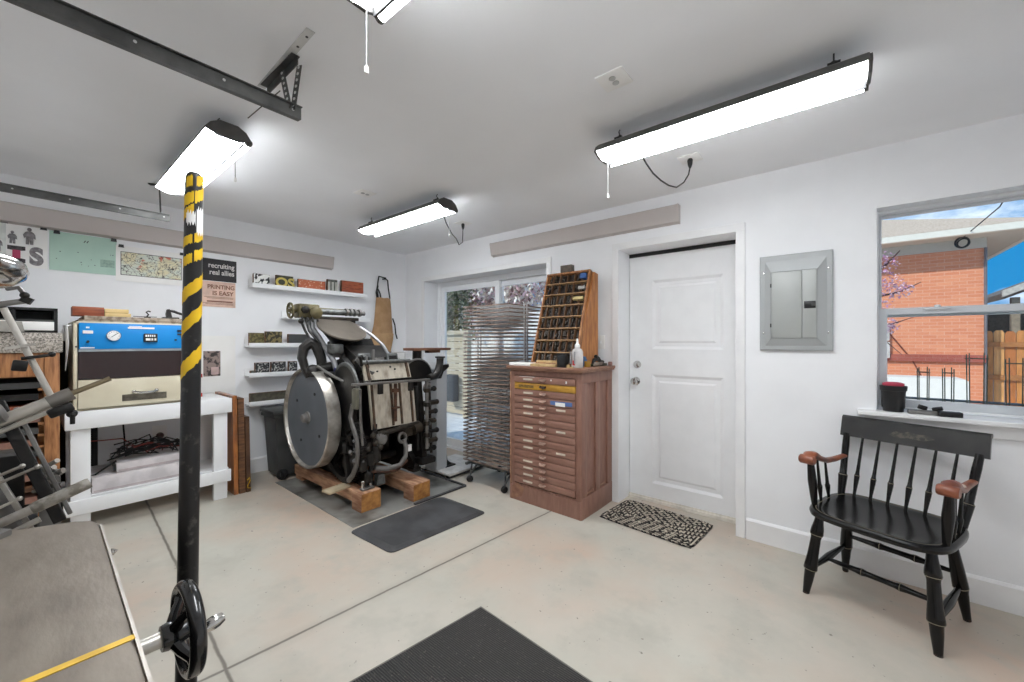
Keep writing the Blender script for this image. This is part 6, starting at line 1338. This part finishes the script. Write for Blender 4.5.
def epanel():
    t = thing('electrical_panel', 'grey flush electrical breaker panel on the wall right of door', 'electrical panel', (X1, .19, 1.277))
    y0, y1, z0, z1 = .002, .377, 1.276, 1.884
    def ring4(o, i, xo, xi, mb):
        (a, b, c, d), (e, f, g, h) = o, i
        mb.faces([(xo, a, c), (xo, b, c), (xo, b, d), (xo, a, d), (xi, e, g), (xi, f, g), (xi, f, h), (xi, e, h)], [(0, 1, 5, 4), (1, 2, 6, 5), (2, 3, 7, 6), (3, 0, 4, 7)])
    mb = MB(); o = (y0, y1, z0, z1); i1 = (y0 + .008, y1 - .008, z0 + .008, z1 - .008); i2 = (y0 + .075, y1 - .062, z0 + .075, z1 - .108)
    ring4(o, o, X1, X1 - .018, mb); ring4(o, i1, X1 - .018, X1 - .021, mb); ring4(i1, (y0 + .03, y1 - .03, z0 + .03, z1 - .035), X1 - .021, X1 - .021, mb); ring4((y0 + .03, y1 - .03, z0 + .03, z1 - .035), i2, X1 - .021, X1 - .036, mb); ring4(i2, i2, X1 - .036, X1 - .02, mb)
    a, b, c, d = i2; mb.faces([(X1 - .03, a, c), (X1 - .03, b, c), (X1 - .03, b, d), (X1 - .03, a, d)], [(0, 1, 2, 3)]); mb.build('cover', PANEL, t, smooth=False)
    ys = a + .075
    mb = MB(); mb.span(X1 - .039, X1 - .030, ys + .002, b - .004, c + .004, d - .004, bev=.002); dr = mb.build('door', M('panel_door_enamel', (172, 175, 172), .4, .1, col2=(170, 173, 170)), t)
    mb = MB(); mb.span(X1 - .039, X1 - .030, a + .003, ys - .002, c + .004, d - .004, bev=.002); mb.build('latch_strip', M('panel_door_enamel', (0, 0, 0)), t)
    zl = (c + d) / 2 - .005
    mb = MB(); mb.span(X1 - .042, X1 - .038, a + .008, ys - .010, zl - .022, zl + .022, bev=.002); la = mb.build('latch', BLKPL, t)
    mb = MB(); mb.box((X1 - .044, a + .020, zl), (.006, .016, .022), bev=.002); mb.build('latch_tab', GREYPL, la)
    for z in (c + .085, d - .085): mb = MB(); mb.cyl((X1 - .036, b - .001, z - .012), (X1 - .036, b - .001, z + .012), .004, n=8); mb.build('hinge', BLKPL, dr)
    for y in (y0 + .022, y1 - .022):
        for z in (z0 + .11, z1 - .11): mb = MB(); mb.lathe([(.005, 0), (.005, .002), (0, .003)], (X1 - .021, y, z), (-1, 0, 0), 10); mb.build('screw', CHROME, t)
epanel()

# ------------------------------------------------------------------ ceiling: lamps, junction boxes, door tracks
def lamp(x, y0, y1, lab, z=2.335, chain_y=None, hook=True):
    t = thing('shop_light', lab, 'ceiling lamp', ((x), (y0 + y1) / 2, z), 'hanging LED shop lights'); t['group'] = 'hanging LED shop lights'
    L = y1 - y0; prof = [(-.105, -.002), (-.082, .030), (-.045, .052), (.030, .052), (.065, .030), (.088, -.004), (.085, -.010), (.06, .018), (.03, .034), (-.045, .034), (-.078, .018), (-.102, -.008)]
    mb = MB(); mb.prism(prof, (x, y0, z), (1, 0, 0), (0, 0, 1), (0, L, 0)); mb.build('housing', M('lamp_housing', (104, 104, 102), .45, .5), t, smooth=False)
    for y in (y0 - .008, y1 - .004): mb = MB(); mb.prism([(-.100, -.006), (-.082, .026), (-.045, .046), (.030, .046), (.062, .028), (.085, -.006), (.03, -.026), (-.05, -.026)], (x, y, z), (1, 0, 0), (0, 0, 1), (0, .012, 0)); mb.build('end_cap', M('lamp_end_cap', (88, 86, 84), .5, .3), t, smooth=False)
    mb = MB(); mb.prism([(-.100, -.006)] + [(-.100 + .145 * i / 10, -.006 - .024 * math.sin(PI * i / 10)) for i in range(1, 10)] + [(.045, -.006), (.040, .012), (-.09, .012)], (x, y0 + .006, z), (1, 0, 0), (0, 0, 1), (0, L - .012, 0)); mb.build('diffuser', LIT, t, ang=60)
    mb = MB(); mb.cyl((x + .075, y0 + .006, z - .014), (x + .075, y1 - .006, z - .014), .0155, n=14); mb.build('tube_diffuser', LITT, t)
    mb = MB(); mb.span(x + .049, x + .0565, y0 + .004, y1 - .004, z - .030, z + .012); mb.build('divider_rib', M('lamp_rib', (60, 60, 60), .6, .1), t, smooth=False)
    mb = MB()
    for y in (y0 - .004, y1 - .008): mb.lathe([(.0165, 0), (.0165, .014), (0, .014)], (x + .075, y, z - .014), (0, 1, 0), 14)
    mb.build('tube_cap', M('lamp_end_cap', (0, 0, 0)), t)
    for y in (y0 + .10, y1 - .10):
        mb = MB(); mb.tube([(x - .02, y, z + .05), (x - .02, y, H - .03), (x - .03, y, H - .015), (x - .02, y, H)], .003, 6); mb.ring((x - .02, y, z + .065), (1, 0, 0), .012, .0025, 12, 5); mb.span(x - .045, x + .005, y - .02, y + .02, z + .045, z + .062); mb.build('hanger', BLKPL, t)
    if chain_y is not None:
        mb = MB(); mb.cyl((x + .02, chain_y, z), (x + .02, chain_y, z - .20), .0016, n=6); ch = mb.build('pull_chain', M('chain_grey', (160, 160, 158), .5), t)
        mb = MB(); mb.lathe([(.003, 0), (.006, -.004), (.006, -.022), (0, -.024)], (x + .02, chain_y, z - .198), n=10); mb.build('pull_weight', PAPER, ch)
    return t
lamp(1.985, -.10, .97, 'lit shop light on the right, with black cord above the door', chain_y=.955)
lamp(1.975, 2.21, 3.30, 'lit shop light over the press, nearest the room corner', chain_y=2.22)
lamp(.630, 2.265, 3.39, 'lit shop light behind the top of the striped lever', chain_y=2.275)
lamp(.610, -.05, 1.075, 'lit shop light cut by the top edge of the photo', chain_y=1.06)
def jbox(x, y, lab, cord=None):
    t = thing('ceiling_outlet', lab, 'ceiling outlet', (x, y, H))
    mb = MB(); mb.span(x - .06, x + .06, y - .06, y + .06, H - .006, H, bev=.002); mb.build('cover_plate', PAPER, t)
    if cord:
        mb = MB(); mb.lathe([(.012, 0), (.016, -.01), (.013, -.035), (.006, -.055), (0, -.056)], (x, y, H - .006), n=12); mb.build('plug', BLKPL, t)
        mb = MB(); mb.tube(cord, .0042, 8); tag(mb.build('power_cord', BLKPL, loc=cord[0]), cordlab, 'cord')
    else:
        mb = MB()
        for d in (-.018, .018): mb.lathe([(.014, 0), (.014, -.003), (0, -.004)], (x + d, y, H - .006), n=12)
        mb.build('socket', M('socket_grey', (196, 196, 194), .5), t)
cordlab = 'black cord looping from the right shop light to its ceiling plate'
jbox(2.531, .673, 'ceiling plate with black plug near the right shop light', [(2.05, .80, 2.345), (2.12, .79, 2.30), (2.19, .775, 2.262), (2.27, .76, 2.245), (2.36, .745, 2.24), (2.44, .725, 2.248), (2.50, .70, 2.29), (2.525, .68, 2.34), (2.531, .673, 2.385)])
cordlab = 'black cord looping from the corner shop light to its ceiling plate'
jbox(2.578, 2.684, 'ceiling plate with black plug near the corner shop light', [(2.04, 2.35, 2.34), (2.12, 2.40, 2.28), (2.24, 2.46, 2.225), (2.34, 2.52, 2.22), (2.42, 2.57, 2.19), (2.52, 2.63, 2.24), (2.578, 2.684, 2.385)])
jbox(1.569, .72, 'bare ceiling plate with sockets between the lamps')
jbox(1.599, 2.71, 'bare ceiling plate nearer the press')

def track(y, x1, z, lab, hx, side):
    t = thing('door_track', lab, 'door track', (0, y, z))
    mb = MB(); s = side
    mb.prism([(0, 0), (.030, .004), (.030, .012), (.027, .012), (.027, .007), (.003, .007), (.003, .046), (.0, .046), (0, .004)], (X0 + .05, y, z), (0, s, 0), (0, 0, 1), (x1 - X0 - .05, 0, 0)); mb.build('channel', TRACK, t, smooth=False)
    mb = MB(); mb.prism([(0, .043), (-.012, .043), (-.012, .046), (0, .046)], (X0 + .05, y, z), (0, s, 0), (0, 0, 1), (x1 - X0 - .05, 0, 0)); mb.build('flange', TRACK, t, smooth=False)
    for k in range(5): mb = MB(); mb.lathe([(.0045, 0), (.0045, .002), (0, .002)], (x1 - .03 - k * .22, y, z + .026), (0, -1 if s > 0 else 1, 0), 10); mb.build('bolt', M('bolt_pale', (196, 196, 194), .4, .5), t)
    return t
t1 = track(1.60, .675, 2.190, 'dark steel garage door track hanging across upper left', .6, 1)
def punched(name, a, b, w, m, par, n=7):
    mb = MB(); mb.bar(a, b, w, .003, up=(1, .3, 0)); o = mb.build(name, m, par, smooth=False)
    a, b = Vector(a), Vector(b); d = (b - a)
    for k in range(n): p = a + d * ((k + .7) / n); mb = MB(); mb.lathe([(.006, -.0025), (.006, .0025)], p, (1, .3, 0), 8); mb.build('hole', M('punched_hole', (206, 206, 204), .6), o)
punched('hanger_strap', (.645, 1.60, 2.215), (.668, 1.60, 2.395), .026, TRACK, t1); punched('hanger_strap', (.632, 1.60, 2.215), (.640, 1.69, 2.395), .026, TRACK, t1)
mb = MB(); mb.bar((.648, 1.93, 2.436), (.640, 1.44, 2.436), .03, .003); mb.build('ceiling_angle', M('white_painted_angle', (214, 214, 212), .5), t1, smooth=False)
mb = MB(); mb.bar((.662, 1.90, 2.415), (.662, 1.60, 2.415), .004, .035); mb.bar((.650, 1.90, 2.430), (.655, 1.60, 2.430), .03, .004); mb.build('angle_iron', TRACK, t1, smooth=False)
mb = MB()
for k in range(6): mb.lathe([(.005, 0), (.005, -.002), (0, -.002)], (.644, 1.48 + k * .075, 2.4345), n=8)
mb.build('slot', TRACK, t1, smooth=False)
mb = MB(); mb.cyl((.622, 1.66, 2.300), (.61, 1.969, 2.30), .0022, n=6); mb.build('wire', TRACK, t1)
t2 = track(3.64, .645, 2.180, 'grey steel garage door track below ceiling at left, above the posters', .6, 1)
mb = MB(); mb.bar((.60, 3.66, 2.24), (.60, 3.70, 2.44), .03, .004, up=(1, 0, 0)); mb.bar((.55, 3.72, 2.434), (.72, 3.60, 2.434), .03, .006); mb.build('hanger_strap', TRACK, t2, smooth=False)

# ------------------------------------------------------------------ window sill things
t = thing('plastic_pot', 'small black plastic pot with a pink item on the window sill', 'pot', (3.07, -.235, .944))
mb = MB(); mb.lathe([(0, 0), (.042, 0), (.052, .115), (.056, .116), (.058, .142), (.052, .142), (.048, .02), (0, .02)], (3.065, -.258, .944), n=4 * 8); mb.build('pot', BLKPL, t)
mb = MB(); mb.lathe([(0, 0), (.045, .0), (.046, .012), (.03, .018), (0, .018)], (3.065, -.258, 1.087), n=24); mb.build('pink_cloth', M('pink_red_cloth', (206, 74, 96), .7), t)
t = thing('sill_tool', 'small grey and black hand tool lying on the window sill', 'tool', (3.02, -.40, .944))
mb = MB(); mb.box((3.03, -.39, .955), (.035, .16, .022), rot=(0, 0, .12), bev=.006); mb.build('body', DULLST, t)
mb = MB(); mb.box((3.01, -.465, .957), (.04, .085, .026), rot=(0, 0, .12), bev=.004); mb.build('head', BLKPL, t)
mb = MB(); mb.box((3.045, -.37, .978), (.03, .032, .024), rot=(.3, 0, .2), bev=.004); mb.box((3.04, -.425, .976), (.03, .04, .02), rot=(-.3, 0, -.2), bev=.004); mb.build('jaw', BLACK, t)
mb = MB(); mb.span(3.01, 3.08, -.80, -.745, .944, 1.03, bev=.01); tag(mb.build('dark_jar', BLKPL, loc=(3.04, -.77, .944)), 'dark box at the right edge of the window sill', 'box')

# ------------------------------------------------------------------ black settee chair under the window
def settee():
    t = thing('settee_chair', 'black spindle-back wooden settee chair with brown arms beneath the window', 'chair')
    def ringline(par, p, d, r): mb = MB(); mb.lathe([(r, -.0012), (r, .0012)], p, d, 16); mb.build('gold_ring', GOLDL, par)
    # seat
    def outline(k):
        out = []
        for i in range(40):
            a = 2 * PI * i / 40; c, s = math.cos(a), math.sin(a)
            x = .267 * k * (abs(c) ** .42) * (1 if c > 0 else -1); y = .225 * k * (abs(s) ** .55) * (1 if s > 0 else -1)
            if y < 0: y -= .018 * (1 - (x / .3) ** 2)
            out.append((x, y))
        return out
    mb = MB(); lv = [(.93, .412), (.985, .418), (1.0, .432), (1.0, .442), (.985, .452), (.95, .456), (.80, .452), (.55, .444)]
    vs = []
    for k, z in lv: vs += [(x, y, z + (.008 * (y / .22) if z > .44 else 0)) for x, y in outline(k)]
    n = 40; fs = [tuple(range(n))[::-1]] + [(j * n + i, j * n + (i + 1) % n, (j + 1) * n + (i + 1) % n, (j + 1) * n + i) for j in range(len(lv) - 1) for i in range(n)] + [tuple(range((len(lv) - 1) * n, len(lv) * n))]
    mb.faces(vs, fs); seat = mb.build('seat', BLKWOOD, t, ang=50)
    mb = MB(); mb.tube([(x, y, .4545 + .008 * y / .22) for x, y in outline(.90)], .0011, 5, closed=True); mb.build('gold_line', GOLDL, seat)
    def turned(a, b, prof, name, par, n=18):
        a, b = Vector(a), Vector(b); d = b - a; L = d.length
        mb = MB(); mb.lathe([(r, h * L) for h, r in prof], a, d, n); o = mb.build(name, BLKWOOD, par, ang=60); return o, a, d
    LEG = [(0, .017), (.10, .021), (.19, .0275), (.24, .029), (.27, .0235), (.30, .022), (.50, .024), (.62, .0285), (.67, .030), (.69, .0235), (.80, .021), (.93, .016), (1.0, .013)]
    BLG = [(0, .016), (.15, .019), (.45, .026), (.60, .028), (.68, .023), (.85, .018), (1.0, .014)]
    legs = {}
    for sx in (-1, 1):
        for sy, a, b, pr in ((-1, (.205 * sx, -.150, .418), (.242 * sx, -.218, .0), LEG), (1, (.195 * sx, .145, .418), (.235 * sx, .225, 0), BLG)):
            o, p, d = turned(a, b, pr, 'leg', t); legs[sx, sy] = (p, d)
            for h, r in ((.255, .0275), (.68, .0290)) if sy < 0 else ((.62, .0285),): ringline(o, p + d * h, d, r)
            mb = MB(); mb.lathe([(.0142, 0), (.0148, .03), (.0144, .045)], p + d * (1 - .046 / d.length * 1), d, 14); mb.build('worn_tip', M('worn_leg_tip', (92, 62, 44), .6, col2=(30, 26, 24), vs=60), o)
    ST = [(0, .009), (.2, .012), (.45, .0175), (.5, .018), (.55, .0175), (.8, .012), (1, .009)]
    mid = {}
    for sx in (-1, 1):
        p, d = legs[sx, -1]; q, e = legs[sx, 1]; a = p + d * .68; b = q + e * .60
        turned(a, b, ST, 'side_stretcher', t); mid[sx] = a.lerp(b, .42)
    ST2 = [(0, .008), (.1, .011), (.28, .014), (.34, .018), (.38, .014), (.5, .013), (.62, .014), (.66, .018), (.72, .014), (.9, .011), (1, .008)]
    for a, b in ((mid[-1], mid[1]), (legs[-1, 1][0] + legs[-1, 1][1] * .46, legs[1, 1][0] + legs[1, 1][1] * .46)):
        o, p, d = turned(a, b, ST2, 'cross_stretcher', t)
        for h in (.34, .66): ringline(o, p + d * h, d, .0182)
    # back posts, crest rail, spindles
    yb0, yb1, zs, zc = .165, .275, .455, .775
    def backpt(x, z): f = (z - .455) / (.89 - .455); return Vector((x * (1 + .05 * f) + .022 * f, yb0 + (yb1 - yb0) * f + .0 * x * x, z))
    for sx in (-1, 1):
        a, b = backpt(.232 * sx, .44), backpt(.244 * sx, .79); o, p, d = turned(a, b, [(0, .015), (.1, .017), (.30, .021), (.34, .022), (.37, .017), (.6, .016), (.8, .017), (1, .015)], 'back_post', t)
        ringline(o, p + d * .345, d, .0222)
    prof = [(-.009, -.055), (.009, -.055), (.009, .040), (.024, .048), (.028, .058), (.020, .066), (.002, .064), (-.009, .052)]
    mb = MB(); c0 = backpt(0, .828); tilt = math.atan2(yb1 - yb0, .435); up = Vector((0, math.sin(tilt), math.cos(tilt))); nn = Vector((0, math.cos(tilt), -math.sin(tilt)))
    vs = []; m = 12
    for i in range(m + 1):
        x = -.283 + .566 * i / m; bow = .012 * (1 - (x / .283) ** 2)
        for py, pz in prof: vs.append(c0 + Vector((x, 0, 0)) + nn * (py + bow) + up * pz)
    k = len(prof); fs = [tuple(range(k))[::-1], tuple(range(m * k, m * k + k))] + [(i * k + j, i * k + (j + 1) % k, (i + 1) * k + (j + 1) % k, (i + 1) * k + j) for i in range(m) for j in range(k)]
    mb.faces(vs, fs); cr = mb.build('crest_rail', M('crest_black', (30, 29, 29), .34, col2=(46, 45, 43), vs=7, coat=.3), t, ang=40)
    mb = MB(); pts = [(-.075, -.012), (-.05, .012), (-.02, .006), (.0, .018), (.03, .010), (.07, .012), (.10, -.004), (.06, -.020), (.0, -.016), (-.04, -.024)]
    mb.prism(pts, c0 + nn * (-.0098 + .010), Vector((1, 0, 0)), up, nn * -.0012 ); mb.build('faded_motif', M('faded_gold_motif', (86, 80, 70), .5, col2=(48, 46, 43), vs=50, vmix=(.42, .56)), cr, smooth=False)
    SP = [(0, .006), (.12, .0075), (.30, .0115), (.36, .0125), (.40, .0095), (.44, .0085), (.70, .007), (1, .0055)]
    for i in range(6):
        x = -.175 + .35 * i / 5; o, p, d = turned(backpt(x, .448), backpt(x, .785) + nn * .008, SP, 'spindle', t, 12); ringline(o, p + d * .365, d, .0128)
    # arms with their posts
    for sx in (-1, 1):
        pts = [backpt(.240 * sx, .665) + Vector((0, -.005, 0)), Vector((.248 * sx, .12, .656)), Vector((.254 * sx, .04, .658)), Vector((.258 * sx, -.04, .682)), Vector((.258 * sx, -.095, .708)), Vector((.258 * sx, -.140, .712)), Vector((.258 * sx, -.165, .698))]
        mb = MB(); mb.tube(pts, [.016, .019, .020, .022, .026, .029, .024], 14, flat=.72); arm = mb.build('arm', ARMW, t, ang=60)
        mb = MB(); mb.lathe([(0, -.034), (.020, -.034), (.024, -.028), (.024, .028), (.020, .034), (0, .034)], (.258 * sx, -.163, .692), (1, 0, 0), 20); mb.build('scroll', ARMW, arm)
        if sx > 0: mb = MB(); mb.tube([Vector((.262, .01, .682)), Vector((.266, -.06, .702))], [.014, .020], 10, flat=.4); mb.build('worn_white_patch', M('bare_pale_wood', (214, 200, 190), .6), arm)
        turned((.243 * sx, -.120, .45), (.257 * sx, -.135, .70), [(0, .013), (.2, .017), (.5, .021), (.8, .017), (1, .013)], 'arm_post', t, 14)
        turned((.246 * sx, -.040, .45), (.256 * sx, -.060, .682), SP, 'arm_spindle', t, 12); turned((.244 * sx, .045, .45), (.257 * sx, .035, .652), SP, 'arm_spindle', t, 12)
    t.location = (2.685, -.190, floor_z(2.685, -.19) - .004); t.rotation_euler = (0, 0, math.radians(-111))
settee()
